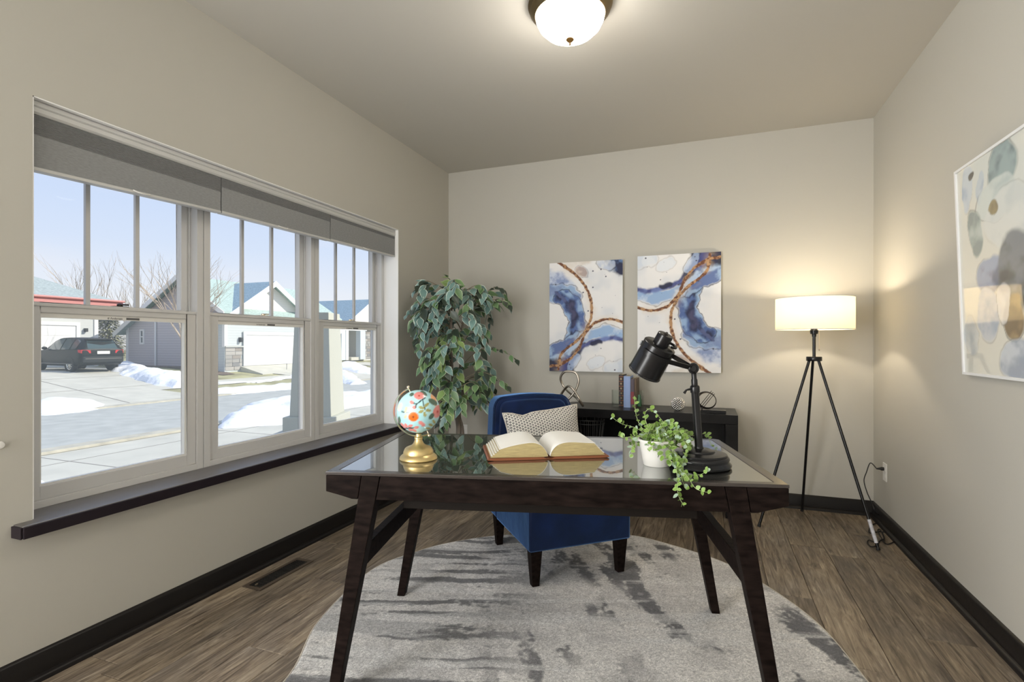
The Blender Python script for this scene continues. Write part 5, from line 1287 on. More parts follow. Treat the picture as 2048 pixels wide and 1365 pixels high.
def snowpile(pix, h, label, edge=.45, seed=1, n=70):
    poly = np.array([[p.x, p.y] for p in (T(*q) for q in pix)])
    x0, y0 = poly.min(0) - .1; x1, y1 = poly.max(0) + .1
    sx_ = max(12, min(150, int((x1 - x0) / .09))); sy_ = max(12, min(170, int((y1 - y0) / .09)))
    X, Y = np.meshgrid(np.linspace(x0, x1, sx_), np.linspace(y0, y1, sy_)); ins = np.zeros(X.shape, bool); dist = np.full(X.shape, 99.)
    wx = X + (fbm(X * 1.6, Y * 1.6, 3, seed) - .5) * .5; wy = Y + (fbm(X * 1.6, Y * 1.6, 3, seed + 9) - .5) * .5
    for i in range(len(poly)):
        (ax, ay), (bx, by) = poly[i], poly[(i + 1) % len(poly)]
        ins ^= ((ay > wy) != (by > wy)) & (wx < (bx - ax) * (wy - ay) / (by - ay + 1e-12) + ax)
        dx, dy = bx - ax, by - ay; t = np.clip(((wx - ax) * dx + (wy - ay) * dy) / (dx * dx + dy * dy), 0, 1); dist = np.minimum(dist, np.hypot(wx - ax - t * dx, wy - ay - t * dy))
    Z = np.vectorize(zt)(X) + np.where(ins, h * (1 - np.exp(-dist / edge * 2.2)) * (.55 + .9 * fbm(X * 1.9, Y * 1.9, 4, seed + 3)) + .012, .012 - dist * .5)
    k = ins | (dist < .2)
    idx = np.full(X.shape, -1); idx[k] = np.arange(k.sum()); V = np.stack([X, Y, Z], -1)[k]; c = V.mean(0)
    q = k[:-1, :-1] & k[:-1, 1:] & k[1:, 1:] & k[1:, :-1]
    fs = np.stack([idx[:-1, :-1][q], idx[:-1, 1:][q], idx[1:, 1:][q], idx[1:, :-1][q]], -1)
    me = D.meshes.new('snow'); me.from_pydata((V - c).tolist(), [], fs.tolist()); me.polygons.foreach_set('use_smooth', [True] * len(me.polygons)); me.materials.append(G['snow'])
    o = D.objects.new('snow_bank', me); link(o, None, Matrix.Translation(Vector(c))); return tag(o, label, 'snow', 'snow banks along the street')
snowpile([(232, 728), (262, 732), (300, 744), (345, 752), (400, 760), (410, 775), (345, 777), (300, 768), (250, 752), (228, 742)], .30, 'snow bank beside the driveway right of the parked car', .5, 3)
snowpile([(40, 812), (90, 800), (150, 800), (205, 806), (216, 813), (170, 824), (110, 830), (40, 832)], .14, 'low snow patch at the far curb below the parked car', .5, 5)
snowpile([(20, 985), (66, 960), (90, 957), (112, 966), (140, 976), (90, 1000)], .05, 'small snow patch on the near concrete at the lower left window corner', .3, 7)
snowpile([(380, 786), (440, 778), (520, 775), (600, 767), (660, 764), (660, 772), (596, 778), (520, 785), (470, 790), (430, 791)], .12, 'long snow bank on the far curb seen through the middle window', .5, 11)
snowpile([(430, 848), (470, 835), (500, 818), (560, 808), (640, 800), (780, 790), (780, 806), (700, 815), (640, 836), (560, 850), (500, 854), (450, 856)], .30, 'big snow bank on the near curb seen through the middle window', .5, 13)
snowpile([(672, 762), (672, 742), (695, 745), (712, 756), (728, 768), (700, 770)], .20, 'snow wedge at the far curb in the right window', .5, 17)
snowpile([(672, 730), (690, 725), (715, 728), (735, 738), (760, 745), (745, 750), (715, 747), (690, 740), (672, 738)], .18, 'snow bank on the lawn edge in the right window', .5, 19)
snowpile([(485, 734), (500, 730), (515, 734), (505, 738), (484, 738)], .10, 'small snow patch beside the round shrub', .4, 23)
snowpile([(430, 765), (440, 764), (500, 763), (560, 756), (590, 750), (600, 752), (600, 756), (540, 763), (440, 768)], .03, 'thin snow strip on the far sidewalk by the middle lawn', .4, 29)

# entry pier: tapered stucco pillar on a stone cap
pp = Pd(636, 850, 4.9); PX, PY = pp.x, pp.y
M['stucco'] = mat('pale_stucco', (.50, .51, .45), .9, bump=(60, .3, .006)); M['stone'] = mat('cast_stone', (.46, .47, .44), .85, bump=(25, .4, .01))
pr_ = thing('entry_pillar', 'pale tapered stucco pillar on a stone base just outside the window', 'pillar', (PX, PY, -.7))
yaw = Matrix.Translation((PX, PY, 0)) @ Matrix.Rotation(TH + .0, 4, 'Z')
zb = 1.186 - (858 - 687) * 4.9 / F; zb2 = 1.186 - (833 - 687) * 4.75 / F; ztp = 1.186 + 60 * 4.9 / F
hb = .190; ht = .155
build(MB(yaw).hexa([(-hb, -hb, zb2), (hb, -hb, zb2), (hb, hb, zb2), (-hb, hb, zb2)], [(-ht, -ht, ztp), (ht, -ht, ztp), (ht, ht, ztp), (-ht, ht, ztp)]), 'shaft', M['stucco'], pr_, 0, .004)
build(MB(yaw).box(-.235, .235, -.235, .235, zb, zb2), 'plinth', M['stucco'], pr_, 0, .006)
build(MB(yaw).box(-.30, .30, -.30, .30, zb - .06, zb), 'stone_cap', M['stone'], pr_, 0, .008)
build(MB(yaw).box(-.26, .26, -.26, .26, -.70, zb - .06), 'pier', M['stone'], pr_, 0, .01)

# ------------------------------------------------------------------ houses across the street
def siding(name, c1, c2, pitch=.13):
    m = mat(name, c1, .8); t = m.node_tree; b = t.nodes['Principled BSDF']; N = t.nodes.new; L = t.links.new
    tc = N('ShaderNodeNewGeometry'); sp = N('ShaderNodeSeparateXYZ'); L(tc.outputs['Position'], sp.inputs[0])
    mu = N('ShaderNodeMath'); mu.operation = 'MULTIPLY'; mu.inputs[1].default_value = 1 / pitch; L(sp.outputs['Z'], mu.inputs[0]); fr = N('ShaderNodeMath'); fr.operation = 'FRACT'; L(mu.outputs[0], fr.inputs[0])
    r = N('ShaderNodeValToRGB'); r.color_ramp.elements[0].position = .04; r.color_ramp.elements[0].color = (*c2, 1); r.color_ramp.elements[1].position = .16; r.color_ramp.elements[1].color = (*c1, 1)
    L(fr.outputs[0], r.inputs[0]); L(r.outputs[0], b.inputs['Base Color']); return m
def shingle(name, c):
    return mat(name, c, .9, noise=(9, .22, (1, 1, 4)))
H = dict(slate=shingle('grey_slate_shingles', (.33, .38, .38)), white=mat('white_trim', (.80, .80, .78), .6), door=mat('white_garage_door', (.82, .82, .79), .5), red=mat('red_fascia', (.55, .24, .22), .6), sof=mat('pink_soffit', (.66, .42, .40), .7),
         blue=shingle('blue_grey_shingles', (.30, .40, .46)), teal=shingle('grey_teal_shingles', (.38, .48, .45)), brick=siding('dark_lavender_siding', (.54, .50, .51), (.36, .34, .36)),
         pale=siding('pale_grey_siding', (.56, .60, .60), (.44, .48, .50)), palew=siding('cream_siding', (.74, .73, .68), (.68, .67, .63)), pblue=siding('pale_blue_siding', (.60, .68, .74), (.52, .60, .68)),
         stone=None, dark=mat('dark_glazing', (.06, .08, .09), .15), lamp=mat('black_lantern', (.02, .02, .02), .5))
H['stone'] = mat('ledge_stone', (.42, .42, .40), .9, noise=(7, .45, (.4, .4, 1.6)))
def stonewall(parent, x0, x1, y0, y1, z0, z1, face, seed):
    # coursed stone veneer, each stone its own piece sharing a handful of meshes
    rs = random.Random(seed); z = z0; mats = [mat('ledge_stone_%d' % k, c, .9) for k, c in enumerate(((.34, .33, .31), (.24, .24, .24), (.42, .40, .37), (.30, .27, .24)))]
    ms = []
    for k in range(8):
        w_, h_ = rs.uniform(.34, .62), .19; mb = MB().box(-w_ / 2 + .012, w_ / 2 - .012, -.05, .02 + rs.random() * .03, .008, h_ - .008); me = mb.mesh('stone', mats[k % 4], Vector((0, 0, 0)), 0); ms.append((w_, me))
    while z < z1 - .1:
        p, end = (y0, y1) if face == 'x' else (x0, x1)
        while p < end - .12:
            w_, me = rs.choice([q for q in ms]); w2 = min(w_, end - p); o = D.objects.new('stone', me)
            Rm = Matrix.Rotation(rad(-90), 4, 'Z') if face == 'x' else Matrix.Rotation(rad(180), 4, 'Z')
            Tm = Matrix.Translation((x1, p + w2 / 2, z)) if face == 'x' else Matrix.Translation((p + w2 / 2, y0, z))
            link(o, parent, Tm @ Rm @ Matrix.Diagonal((w2 / w_, 1, 1, 1))); p += w2
        z += .19
def garage_door(parent, x, y0, y1, z0, z1):
    d = build(MB().box(x - .06, x - .02, y0, y1, z0, z1), 'garage_door', H['door'], parent, 0)
    n = 4; h = (z1 - z0) / n
    for k in range(n):
        m_ = int((y1 - y0) / .62)
        build(MB().box(x - .02, x - .008, y0 + .01, y1 - .01, z0 + k * h + .012, z0 + (k + 1) * h - .012), 'door_panel', H['door'], d, 0, .004)
    fr = MB().box(x - .02, x + .03, y0 - .16, y0, z0, z1 + .18).box(x - .02, x + .03, y1, y1 + .16, z0, z1 + .18).box(x - .02, x + .03, y0, y1, z1, z1 + .18)
    build(fr, 'door_surround', H['white'], parent, 0)
def win(parent, c, ax, w_, h_, muntins=True):      # ax: 'x' faces +x, 'y' faces -y
    def bx(mb, a0, a1, d0, d1, z0, z1):
        return mb.box(c[0] + d0, c[0] + d1, c[1] + a0, c[1] + a1, c[2] + z0, c[2] + z1) if ax == 'x' else mb.box(c[0] + a0, c[0] + a1, c[1] - d1, c[1] - d0, c[2] + z0, c[2] + z1)
    f = MB(); t = .09
    bx(f, -w_ / 2, -w_ / 2 + t, 0, .05, 0, h_); bx(f, w_ / 2 - t, w_ / 2, 0, .05, 0, h_); bx(f, -w_ / 2 + t, w_ / 2 - t, 0, .05, 0, t); bx(f, -w_ / 2 + t, w_ / 2 - t, 0, .05, h_ - t, h_); bx(f, -w_ / 2 + t, w_ / 2 - t, 0, .045, h_ * .5 - .03, h_ * .5 + .03)
    if muntins:
        for k in (-.17, .17): bx(f, k * w_ - .01, k * w_ + .01, 0, .04, h_ * .5, h_ - t)
    o = build(f, 'window', H['white'], parent, 0)
    build(bx(MB(), -w_ / 2 + t, w_ / 2 - t, .0, .015, t, h_ - t), 'pane', H['dark'], o, 0)
def roofslab(pts, th=.12):    # planar quad thickened downwards
    return MB().hexa([(p[0], p[1], p[2] - th) for p in pts], pts)

# house A: hipped roof with red fascia, far left
A = thing('neighbour_house', 'house with red fascia and hipped roof behind the parked car', 'house', (-33, 11, 0))
XA, YA0, YA1 = -29.5, 3.0, 17.35
build(MB().box(-41, XA, YA0, YA1, -.1, 3.15), 'wall', siding('light_grey_siding', (.60, .62, .60), (.54, .56, .55)), A, 0)
yd1 = Px(151, 700, XA).y
garage_door(A, XA + .06, yd1 - 4.9, yd1, 0.02, Px(150, 652, XA).z)
build(MB().box(XA - .02, XA + .05, YA1 - .16, YA1 + .02, 0, 3.15), 'corner_trim', H['white'], A, 0)
e0, e1, ey = XA + .75, -42, YA1 + .75
build(MB().box(e1, e0, YA0 - .7, ey, 3.12, 3.19), 'soffit', H['sof'], A, 0)
build(MB().box(e0 - .04, e0 + .03, YA0 - .7, ey, 3.10, 3.34), 'fascia', H['red'], A, 0)
build(MB().box(e1, e0, ey - .03, ey + .03, 3.10, 3.34), 'fascia', H['red'], A, 0)
build(MB().tube([(e0 + .08, YA0 - .7, 3.36), (e0 + .08, ey + .05, 3.36)], .06, 8), 'gutter', H['red'], A, 0)
rz = 3.34; sl = .46; hx = (e0 - e1) / 2
rf = MB().add([(e0, YA0 - .7, rz), (e0, ey, rz), (e1, ey, rz), (e1, YA0 - .7, rz), ((e0 + e1) / 2, ey - hx, rz + hx * sl), ((e0 + e1) / 2, YA0 - .7, rz + hx * sl)], [(0, 1, 4, 5), (1, 2, 4), (2, 3, 5, 4), (0, 5, 3), (0, 3, 2, 1)])
build(rf, 'roof', H['slate'], A, 0)
lq = Px(170, 661, XA); ln = MB().box(XA, XA + .16, lq.y - .06, lq.y + .06, lq.z - .08, lq.z + .10); build(ln, 'wall_lantern', H['lamp'], A, 0, .01)

# house B: dark sided with a cross gable garage, centre
B_ = thing('neighbour_house', 'house with dark siding, pale gabled garage and white door seen in the middle window', 'house', (-26, 21, 0))
YB0 = 18.8; XB1 = -22.3; XB0 = -29.5; pk = -25.1
def gz(x): return 4.56 - .60 * abs(x - pk)
build(MB().prism([(XB0, -.35), (XB1, -.35), (XB1, gz(XB1)), (pk, 4.51), (XB0, gz(XB0))], YB0, 26.6, 'y'), 'wall', H['brick'], B_, 0)
for sgn, xe in ((1, XB1 + .45), (-1, XB0 - .45)):
    a = (pk, YB0 - .4, 4.67); b = (xe, YB0 - .4, 4.67 - .60 * abs(xe - pk))
    yy = 27.0
    q = [a, b, (b[0], yy, b[2]), (a[0], yy, a[2])]
    build(roofslab(q if sgn > 0 else [q[0], q[3], q[2], q[1]]), 'roof', H['teal'], B_, 0)
    build(MB().hexa([(a[0], YB0 - .44, a[2] - .26), (b[0], YB0 - .44, b[2] - .26), (b[0], YB0 - .40, b[2] - .26), (a[0], YB0 - .40, a[2] - .26)], [(a[0], YB0 - .44, a[2]), (b[0], YB0 - .44, b[2]), (b[0], YB0 - .40, b[2]), (a[0], YB0 - .40, a[2])]), 'rake_board', H['white'], B_, 0)
# garage wing: gable facing the street
g0, g1, gr = 18.78, 24.45, 21.6; GX = XB1 + .02; rzz = 4.48; gs = .66
build(MB().prism([(g0, -.35), (g1, -.35), (g1, 2.62), (gr, 4.42), (g0, 2.62)], GX - 3.0, GX, 'x'), 'garage_wall', H['pale'], B_, 0)
build(MB().prism([(g0 + .05, 2.75), (g1 - .05, 2.75), (gr, 4.36)], GX, GX + .03, 'x'), 'gable_panel', H['palew'], B_, 0)
for s_ in (1, -1):
    ye = gr + s_ * 3.15; q = [(GX + .4, gr, rzz + .06), (GX + .4, ye, rzz + .06 - gs * 3.15), (-25.7 if s_ < 0 else -26, ye, rzz + .06 - gs * 3.15), (-25.7, gr, rzz + .06)]
    build(roofslab(q, .10), 'roof', H['blue'] if s_ < 0 else H['teal'], B_, 0)
    build(MB().hexa([(GX + .40, gr, rzz - .22), (GX + .44, gr, rzz - .22), (GX + .44, ye, rzz - .22 - gs * 3.15), (GX + .40, ye, rzz - .22 - gs * 3.15)], [(GX + .40, gr, rzz + .08), (GX + .44, gr, rzz + .08), (GX + .44, ye, rzz + .08 - gs * 3.15), (GX + .40, ye, rzz + .08 - gs * 3.15)]), 'rake_board', H['white'], B_, 0)
d0, d1 = Px(487, 700, GX).y, Px(592, 700, GX).y
garage_door(B_, GX + .06, d0 + .1, d1, 0.02, Px(540, 671, GX).z)
build(MB().box(GX - .14, GX + .03, g0 - .03, g0 + .14, 1.0, 2.6), 'corner_trim', H['white'], B_, 0)
build(MB().hexa([(GX + .0, d0 - .2, -.4), (GX + 1.5, d0 - .2, -.4), (GX + 1.5, d1 + .25, -.4), (GX + .0, d1 + .25, -.4)], [(GX + .0, d0 - .2, .015), (GX + 1.5, d0 - .2, zt(GX + 1.5) + .02), (GX + 1.5, d1 + .25, zt(GX + 1.5) + .02), (GX + .0, d1 + .25, .015)]), 'garage_apron', G['conc'], B_, 0)
stonewall(B_, 0, GX, g0 + .02, d0 - .10, -.17, .98, 'x', 3)
stonewall(B_, 0, GX, d1 + .2, g1, -.17, 1.9, 'x', 4)
build(MB().box(GX, GX + .09, g0, d0 - .06, .98, 1.06), 'stone_sill', M['stone'], B_, 0)
lq = Px(479, 680, GX); build(MB().box(GX, GX + .16, lq.y - .06, lq.y + .06, lq.z - .12, lq.z + .12), 'wall_lantern', H['lamp'], B_, 0, .01)
lq = Px(598, 680, GX); build(MB().box(GX, GX + .16, lq.y - .06, lq.y + .06, lq.z - .12, lq.z + .12), 'wall_lantern', H['lamp'], B_, 0, .01)
wq = Py(285, 689, YB0); win(B_, (wq.x, YB0, wq.z), 'y', .33, .80, False)
dq = Py(313, 700, YB0); build(MB().tube([(dq.x, YB0 - .06, 0), (dq.x, YB0 - .06, 2.9)], .045, 8), 'downspout', H['white'], B_, 0)
build(MB().box(XB0 - .02, XB0 + .14, YB0 - .03, YB0, 0, 2.5), 'corner_trim', H['white'], B_, 0)
# house C: right window
C_ = thing('neighbour_house', 'small gabled house with porch columns and stone front seen in the right window', 'house', (-26, 31, 0))
XC = -24.0; yy = lambda px: Px(px, 700, XC).y
build(MB().box(-33, XC - 1.4, yy(668), yy(727), -.1, 2.9), 'wall', siding('grey_green_siding', (.42, .46, .45), (.36, .40, .40)), C_, 0)
yc0, yc1 = yy(727), yy(790); ym = yy(735)
build(MB().prism([(yc0, -.1), (yc1, -.1), (yc1, 2.4), ((yc0 + yc1) / 2, 4.6), (yc0, 2.4)], -33, XC, 'x'), 'wall', H['palew'], C_, 0)
stonewall(C_, 0, XC, yc0, yy(790), 0.0, 2.35, 'x', 8)
pkz = 1.186 + 89 * 38.5 / F; ypk = yy(737); hw = 3.1; ys0 = ypk - 4.6
for s_ in (1, -1):
    ye = ypk + s_ * 3.9; z1_ = pkz - .62 * 3.9
    build(roofslab([(XC + .5, ypk, pkz), (XC + .5, ye, z1_), (-32, ye, z1_), (-32, ypk, pkz)], .12), 'roof', H['blue'] if s_ < 0 else H['teal'], C_, 0)
    build(MB().hexa([(XC + .5, ypk, pkz - .3), (XC + .55, ypk, pkz - .3), (XC + .55, ye, z1_ - .3), (XC + .5, ye, z1_ - .3)], [(XC + .5, ypk, pkz + .02), (XC + .55, ypk, pkz + .02), (XC + .55, ye, z1_ + .02), (XC + .5, ye, z1_ + .02)]), 'rake_board', H['white'], C_, 0)
build(MB().prism([(ypk - 3.6, pkz - .62 * 3.6), (ypk, pkz - .1), (ypk + 3.6, pkz - .62 * 3.6)], XC + .0, XC + .3, 'x'), 'gable_panel', H['palew'], C_, 0)
build(MB().box(XC - 1.6, XC + .3, yy(668), yy(727), 2.1, 2.55), 'porch_beam', H['white'], C_, 0)
build(MB().box(XC - 1.5, XC + .2, yy(698), yy(727), -.05, .18), 'porch_step', G['conc'], C_, 0)
for a, b in ((676, 684), (685, 690.5), (714, 724)):
    build(MB().box(XC - .1, XC + .3, yy(a), yy(b), 0, 2.12), 'porch_column', H['pblue'] if a != 685 else H['white'], C_, 0, .01)
build(MB().box(XC - 1.42, XC - 1.36, yy(702), yy(714), .18, 2.1), 'front_door', mat('dark_front_door', (.20, .26, .26), .6), C_, 0)
build(MB().box(XC - 1.42, XC - 1.30, yy(699.5), yy(702), .18, 2.12), 'door_trim', H['white'], C_, 0)
wq = Px(752, 691, XC); win(C_, (XC + .06, wq.y, wq.z), 'x', 1.2, 1.15)

# ------------------------------------------------------------------ planting
def shrub(px, py, w_, h_, name, label, mcols, seed, n=420):
    rs = random.Random(seed); c = T(px, py); rt = thing(name, label, 'shrub', c)
    mb = MB()
    for k in range(n):
        a = rs.uniform(0, 6.28); u = rs.random() ** .5; zz = rs.uniform(.08, 1); r_ = w_ * u * math.sqrt(max(.05, 1 - (zz - .35) ** 2 * 1.9))
        p = Vector((math.cos(a) * r_, math.sin(a) * r_, zz * h_)); d = Vector((rs.uniform(-1, 1), rs.uniform(-1, 1), rs.uniform(-.3, 1))).normalized() * .10; s_ = d.orthogonal().normalized() * .035
        mb.add([p, p + d * .5 + s_, p + d, p + d * .5 - s_], [(0, 1, 2, 3)])
    mb.v = [v + c for v in mb.v]
    o = build(mb, 'foliage', mcols, rt, 0, weld=False); o['kind'] = 'stuff'
    st = MB(); 
    for k in range(9):
        a = 6.28 * k / 9; st.tube([c, c + Vector((math.cos(a) * w_ * .4, math.sin(a) * w_ * .4, h_ * .45)), c + Vector((math.cos(a) * w_ * .7, math.sin(a) * w_ * .7, h_ * .8))], [.02, .014, .006], 5)
    build(st, 'stems', M['bark'], rt, 0)
sg = mat('shrub_olive', (.13, .14, .06), .8, noise=(3, .5)); sg2 = mat('shrub_tan', (.34, .27, .17), .85, noise=(3, .4))
shrub(473, 735, .50, .72, 'round_shrub', 'round olive shrub at the stone corner of the middle house', sg, 1, 900)
shrub(690, 717, .75, .85, 'round_shrub', 'tan dormant shrub beside the porch column in the right window', sg2, 2, 600)
shrub(669, 717, .28, .7, 'round_shrub', 'reddish dormant shrub just right of the entry pillar', mat('shrub_red', (.36, .20, .15), .85), 5, 300)
shrub(306, 722, .45, .55, 'round_shrub', 'low brown shrub by the downspout of the dark sided wall', sg2, 3, 400)
# evergreen between the houses
ev = thing('evergreen_tree', 'bushy evergreen tree between the two houses', 'tree', (-33.5, 20.3, 0))
er = random.Random(4); eb = MB()
for k in range(4200):
    zz = er.random(); r_ = 1.15 * (1 - zz) ** .8 * er.random() ** .4 + .05; a = er.uniform(0, 6.28)
    p = Vector((-33.5 + math.cos(a) * r_, 20.3 + math.sin(a) * r_, .3 + zz * 3.0)); d = Vector((math.cos(a), math.sin(a), er.uniform(-.6, .2))).normalized() * .26; s_ = d.cross(UV).normalized() * .05
    eb.add([p, p + d * .5 + s_, p + d, p + d * .5 - s_], [(0, 1, 2, 3)])
o = build(eb, 'foliage', mat('evergreen_needles', (.27, .27, .15), .85, noise=(2, .4)), ev, 0, weld=False); o['kind'] = 'stuff'
build(MB().tube([(-33.5, 20.3, -.05), (-33.5, 20.3, 3.0)], [.12, .03], 8), 'trunk', M['bark'], ev, 0)

def bare_tree(base, h, label, seed, spread=1.0, trunk=.11, name='bare_tree', mcol=None, nb_=6):
    rs = random.Random(seed); rt = thing(name, label, 'tree', base); m_ = mcol or mat('pale_bark', (.46, .38, .30), .9)
    def grow(mb, p, d, L_, r, lev):
        n = 4; pts = [p]; q = p.copy(); dd = d.copy()
        for k in range(n):
            dd = (dd + Vector((rs.uniform(-.16, .16), rs.uniform(-.16, .16), rs.uniform(-.02, .12)))).normalized(); q = q + dd * L_ / n; pts.append(q.copy())
        mb.tube(pts, [r * (1 - .55 * k / n) for k in range(n + 1)], 5 if lev < 2 else 3)
        if lev < 4:
            for k in range(3 if lev < 3 else 2):
                t = rs.uniform(.3, 1); i = min(n - 1, int(t * n)); a = rs.uniform(0, 6.28)
                sd = Vector((math.cos(a), math.sin(a), rs.uniform(-.1, .5))) * .75 * spread
                grow(mb, pts[i + 1], (dd + sd).normalized(), L_ * rs.uniform(.55, .75), r * .5, lev + 1)
    t_ = MB(); th = h * .26; top_ = base + Vector((.03, .05, th)); t_.tube([base, base + Vector((.0, .02, th * .5)), top_], [trunk, trunk * .8, trunk * .7], 9); build(t_, 'trunk', m_, rt, 50)
    for k in range(nb_):
        a = 6.28 * k / nb_ + rs.random(); mb = MB(); grow(mb, top_ - Vector((0, 0, rs.uniform(0, th * .25))), Vector((math.cos(a) * .6 * spread, math.sin(a) * .6 * spread, 1)).normalized(), h * .42, trunk * .45, 1); build(mb, 'branch', m_, rt, 0)
tb2 = T(366, 744)
bare_tree(tb2, 5.2, 'bare young tree with pale branches in front of the dark sided house', 21, .85, .10, nb_=10)
bare_tree(Vector((-40.0, 23.0, 0)), 6.6, 'bare treetop rising behind the red fascia roof', 5, .5, .12)
bare_tree(Vector((-42.5, 27.5, 0)), 6.0, 'thin bare treetop between the two left houses', 9, .5, .1)

# driveway stakes
for k, (px, py) in enumerate(((544, 737), (573, 743), (592, 747))):
    c = T(px, py); s_ = MB().tube([c - Vector((0, 0, .05)), c + Vector((.02, .0, .42))], .014, 6); s_.tube([c + Vector((.015, 0, .34)), c + Vector((.02, 0, .425))], .019, 6)
    tag(build(s_, 'marker_stake', mat('stake_grey', (.2, .2, .2), .6), None, 0), ('driveway marker stake farthest from the street', 'middle driveway marker stake of the three', 'driveway marker stake nearest the entry pillar')[k], 'stake', 'driveway marker stakes')

# ------------------------------------------------------------------ parked car (rear three-quarter)
def car():
    rl = T(136, 744.5); fw = T(52, 732); print('CAR', (fw-rl).length, hd_ if False else rl, fw)
    hd_ = Vector((fw.x - rl.x, fw.y - rl.y, 0)); 
    hd_ = Vector((-.993, .070, 0)).normalized(); left = Vector((-hd_.y, hd_.x, 0))    # left of the heading
    WB, TRK, Lc, Wd = 2.75, 1.58, 4.55, 1.86; slope = (zt(rl.x - 2.0) - zt(rl.x)) / 2.0
    z0 = zt(rl.x) + .008
    X_ = Vector((hd_.x, hd_.y, max(0, slope) * abs(hd_.x))).normalized(); Y_ = left; Z_ = X_.cross(Y_).normalized()
    org = Vector((rl.x, rl.y, z0)) - Y_ * (TRK / 2 + .08) - X_ * .0     # mid rear axle on the ground
    CMt = frame(org, X_, Y_, Z_) @ Matrix.Scale(.90, 4)
    rt = thing('parked_car', 'black sport utility car parked on the driveway, seen from behind', 'car', org)
    paint = mat('black_car_paint', (.010, .012, .012), .45, .0, spec=.2); gls = mat('car_glass', (.05, .08, .08), .08, spec=.8)
    tyre_ = mat('sill_moulding', (.12, .12, .12), .4)
    # stations: x, floor z, sill half width, belt z, belt half width, roof z, roof half width
    S = [(-.92, .62, .70, .92, .78, .98, .70), (-.90, .40, .78, 1.00, .85, 1.06, .72), (-.84, .34, .86, 1.02, .89, 1.14, .68), (-.70, .30, .90, 1.03, .91, 1.36, .62), (-.52, .28, .92, 1.03, .92, 1.50, .60),
         (0.0, .26, .93, 1.02, .93, 1.565, .62), (.7, .25, .93, 1.00, .93, 1.59, .63), (1.3, .25, .93, .99, .93, 1.57, .63), (1.75, .25, .93, .985, .92, 1.44, .64), (2.2, .25, .92, .98, .91, 1.17, .68),
         (2.45, .25, .92, .965, .90, 1.02, .74), (2.9, .26, .91, .93, .88, .965, .74), (3.3, .28, .88, .87, .83, .89, .66), (3.55, .34, .80, .74, .74, .76, .58), (3.63, .46, .66, .62, .64, .64, .5)]
    def ring(s_):
        x_, zf, ws, zb_, wb_, zr, wr_ = s_; h = [(zf, ws * .93), (zf + .10, ws), ((zf + zb_) / 2, max(ws, wb_) * 1.005), (zb_ - .04, wb_), (zb_, wb_ * .985), ((zb_ + zr) / 2, (wb_ * .95 + wr_) / 2 + .03), (zr - .05 * (zr - zb_), wr_ + .02), (zr, wr_ * .86), (zr + .012, 0)]
        return [(x_, w_, z) for z, w_ in h] + [(x_, -w_, z) for z, w_ in h[-2::-1]]
    rs_ = [ring(s_) for s_ in S]; n = len(rs_[0]); mb = MB(CMt); vs = [p for r in rs_ for p in r]; fs = []
    for i in range(len(rs_) - 1):
        for k in range(n): fs.append((i * n + k, i * n + (k + 1) % n, (i + 1) * n + (k + 1) % n, (i + 1) * n + k))
    fs += [tuple(range(n)), tuple((len(rs_) - 1) * n + k for k in range(n))[::-1]]
    build(mb.add(vs, fs), 'body', paint, rt, 40)
    # glass
    def lat(sa, f, sd, off=.012):
        r = ring(sa); a, b = Vector(r[4]), Vector(r[6]); p = a.lerp(b, f); return Vector((p.x, (p.y + off) * sd, p.z))
    def interp(x_):
        for a, b in zip(S[:-1], S[1:]):
            if a[0] <= x_ <= b[0]:
                t = (x_ - a[0]) / (b[0] - a[0]); return tuple(p + (q - p) * t for p, q in zip(a, b))
    for sd in (1, -1):
        for xs in ((-.50, -.35, -.05), (.02, .35, .72), (.80, 1.2, 1.62, 1.85)):
            m2 = MB(CMt); P = []
            for x_ in xs:
                s_ = interp(x_); r = ring(s_); a = Vector(r[4]) + Vector((0, 0, .02)); c = Vector(r[6]); mid = Vector(r[5])
                f = .92 if x_ > -.4 else .6
                P.append([Vector((x_, (a.y + .012) * sd, a.z)), Vector((x_, (mid.y + .014) * sd, mid.z)), Vector((x_, (mid.y + (c.y - mid.y) * f + .012) * sd, mid.z + (c.z - mid.z) * f))])
            vv = [p for q in P for p in q]; ff = []
            for i in range(len(P) - 1):
                for k in range(2): ff.append((i * 3 + k, i * 3 + k + 1, i * 3 + k + 4, i * 3 + k + 3))
            build(m2.add(vv, ff), 'side_window', gls, rt, 40)
        wl_ = build(MB(CMt).add([(-.925, .50 * sd, .86), (-.935, .52 * sd, 1.0), (-.90, .86 * sd, 1.02), (-.72, .935 * sd, 1.02), (-.76, .935 * sd, .90), (-.90, .87 * sd, .86), (-.86, .5 * sd, .86), (-.86, .52 * sd, 1.0), (-.82, .84 * sd, 1.0), (-.7, .9 * sd, 1.0), (-.7, .9 * sd, .9), (-.84, .83 * sd, .88)],
              [(0, 1, 2, 5), (2, 3, 4, 5), (0, 6, 7, 1), (1, 7, 8, 2), (2, 8, 9, 3), (3, 9, 10, 4), (4, 10, 11, 5), (5, 11, 6, 0)]), 'tail_light', mat('red_lens', (.55, .03, .03), .2), rt, 0)
        build(MB(CMt).sphere((1.95, 1.02 * sd, 1.08), .10, 14, 10, (.6, 1.1, .75)), 'wing_mirror', paint, rt, 60)
        build(MB(CMt).box(-.2, 2.5, .925 * sd - .015, .925 * sd + .015, .34, .375), 'side_moulding', tyre_, rt, 0, .005)
        build(MB(CMt).box(-.955, -.93, .62 * sd - .14, .62 * sd + .14, .50, .54), 'reflector', mat('red_reflector', (.4, .05, .05), .4), rt, 0)
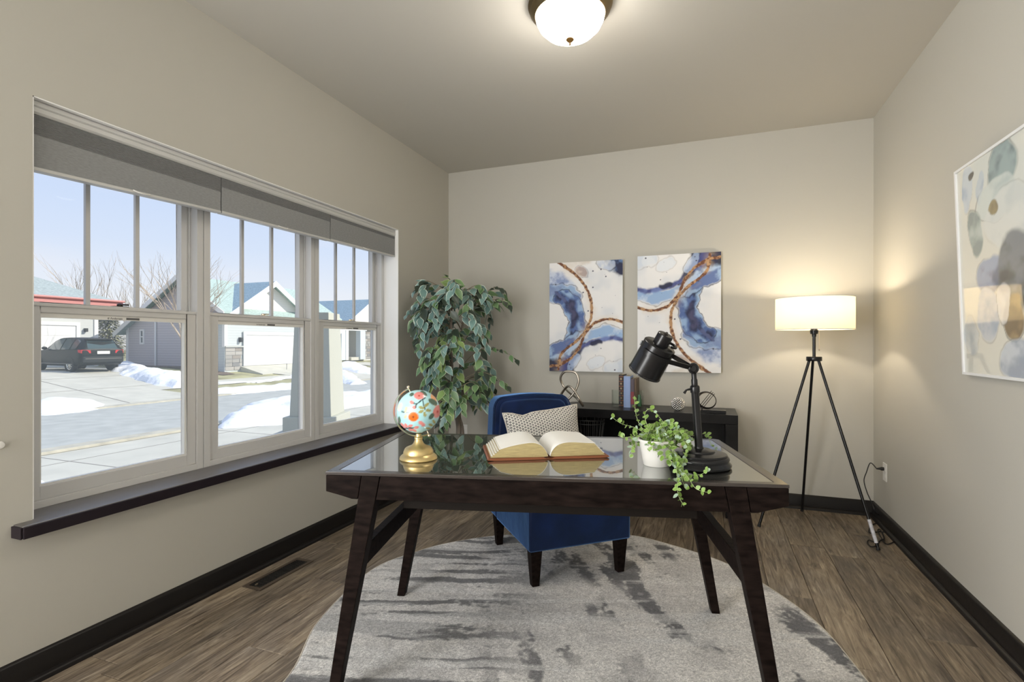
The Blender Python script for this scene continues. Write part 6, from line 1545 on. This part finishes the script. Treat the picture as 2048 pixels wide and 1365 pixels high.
    build(MB(CMt).add([(-.905, -.62, 1.07), (-.905, .62, 1.07), (-.64, .55, 1.44), (-.64, -.55, 1.44), (-.88, -.60, 1.06), (-.88, .60, 1.06), (-.62, .53, 1.42), (-.62, -.53, 1.42)], [(0, 1, 2, 3), (4, 7, 6, 5), (0, 4, 5, 1), (1, 5, 6, 2), (2, 6, 7, 3), (3, 7, 4, 0)]), 'rear_window', gls, rt, 0)
    build(MB(CMt).box(-.80, -.46, -.56, .56, 1.50, 1.535), 'roof_spoiler', paint, rt, 0, .012)
    build(MB(CMt).box(-.985, -.88, -.84, .84, .42, .70), 'rear_bumper', mat('bumper_plastic', (.025, .028, .028), .6, spec=.2), rt, 0, .03)
    build(MB(CMt).box(-.99, -.975, -.75, .75, .60, .615), 'chrome_strip', M['nickel'], rt, 0)
    build(MB(CMt).box(-.955, -.935, -.26, .26, .82, .96), 'number_plate', mat('plate_white', (.75, .73, .66), .5), rt, 0, .003)
    tyre = mat('tyre_rubber', (.02, .02, .02), .8); alloy = mat('alloy_wheel', (.50, .50, .48), .3, .8)
    for x_ in (0, WB):
        for sd in (1, -1):
            Mw = CMt @ frame(Vector((x_, sd * (TRK / 2 + .09), .345)), (1, 0, 0), (0, 0, 1), (0, -sd, 0))
            Mw = CMt @ Matrix.Translation((x_, sd * (TRK / 2 + .0), .345)) @ Matrix.Rotation(rad(-90 * sd), 4, 'X')
            wh = build(MB(Mw).lathe([(.0, -.08), (.34, -.08), (.345, -.06), (.345, .115), (.33, .135), (.25, .14), (.245, .10), (0, .09)], 32), 'wheel', tyre, rt, 35)
            al = MB(Mw)
            for k in range(10):
                al.box(.04, .235, -.017, .017, .10, .128, Matrix.Rotation(2 * math.pi * k / 10, 4, 'Z'))
            al.lathe([(.225, .095), (.25, .14), (.232, .135), (.215, .10)], 28, caps=False); al.lathe([(0, .10), (.055, .11), (.05, .135), (0, .14)], 16)
            build(al, 'alloy_rim', alloy, wh, 35)
            build(MB(Mw).lathe([(.345, .10), (.385, .10), (.39, .145), (.37, .15), (.348, .14)], 32, caps=False), 'wheel_arch', tyre, rt, 35)
car()
# iron fence between the houses
fn = thing('iron_fence', 'low dark iron fence between the two left houses', 'fence', (-30.2, 18.1, 0))
for k in range(12): build(MB().box(-30.3, -30.27, 17.45 + k * .12, 17.47 + k * .12, 0, 1.15), 'picket', H['lamp'], fn, 0)
build(MB().box(-30.3, -30.27, 17.4, 18.85, 1.05, 1.09), 'rail', H['lamp'], fn, 0); build(MB().box(-30.3, -30.27, 17.4, 18.85, .15, .19), 'rail', H['lamp'], fn, 0)
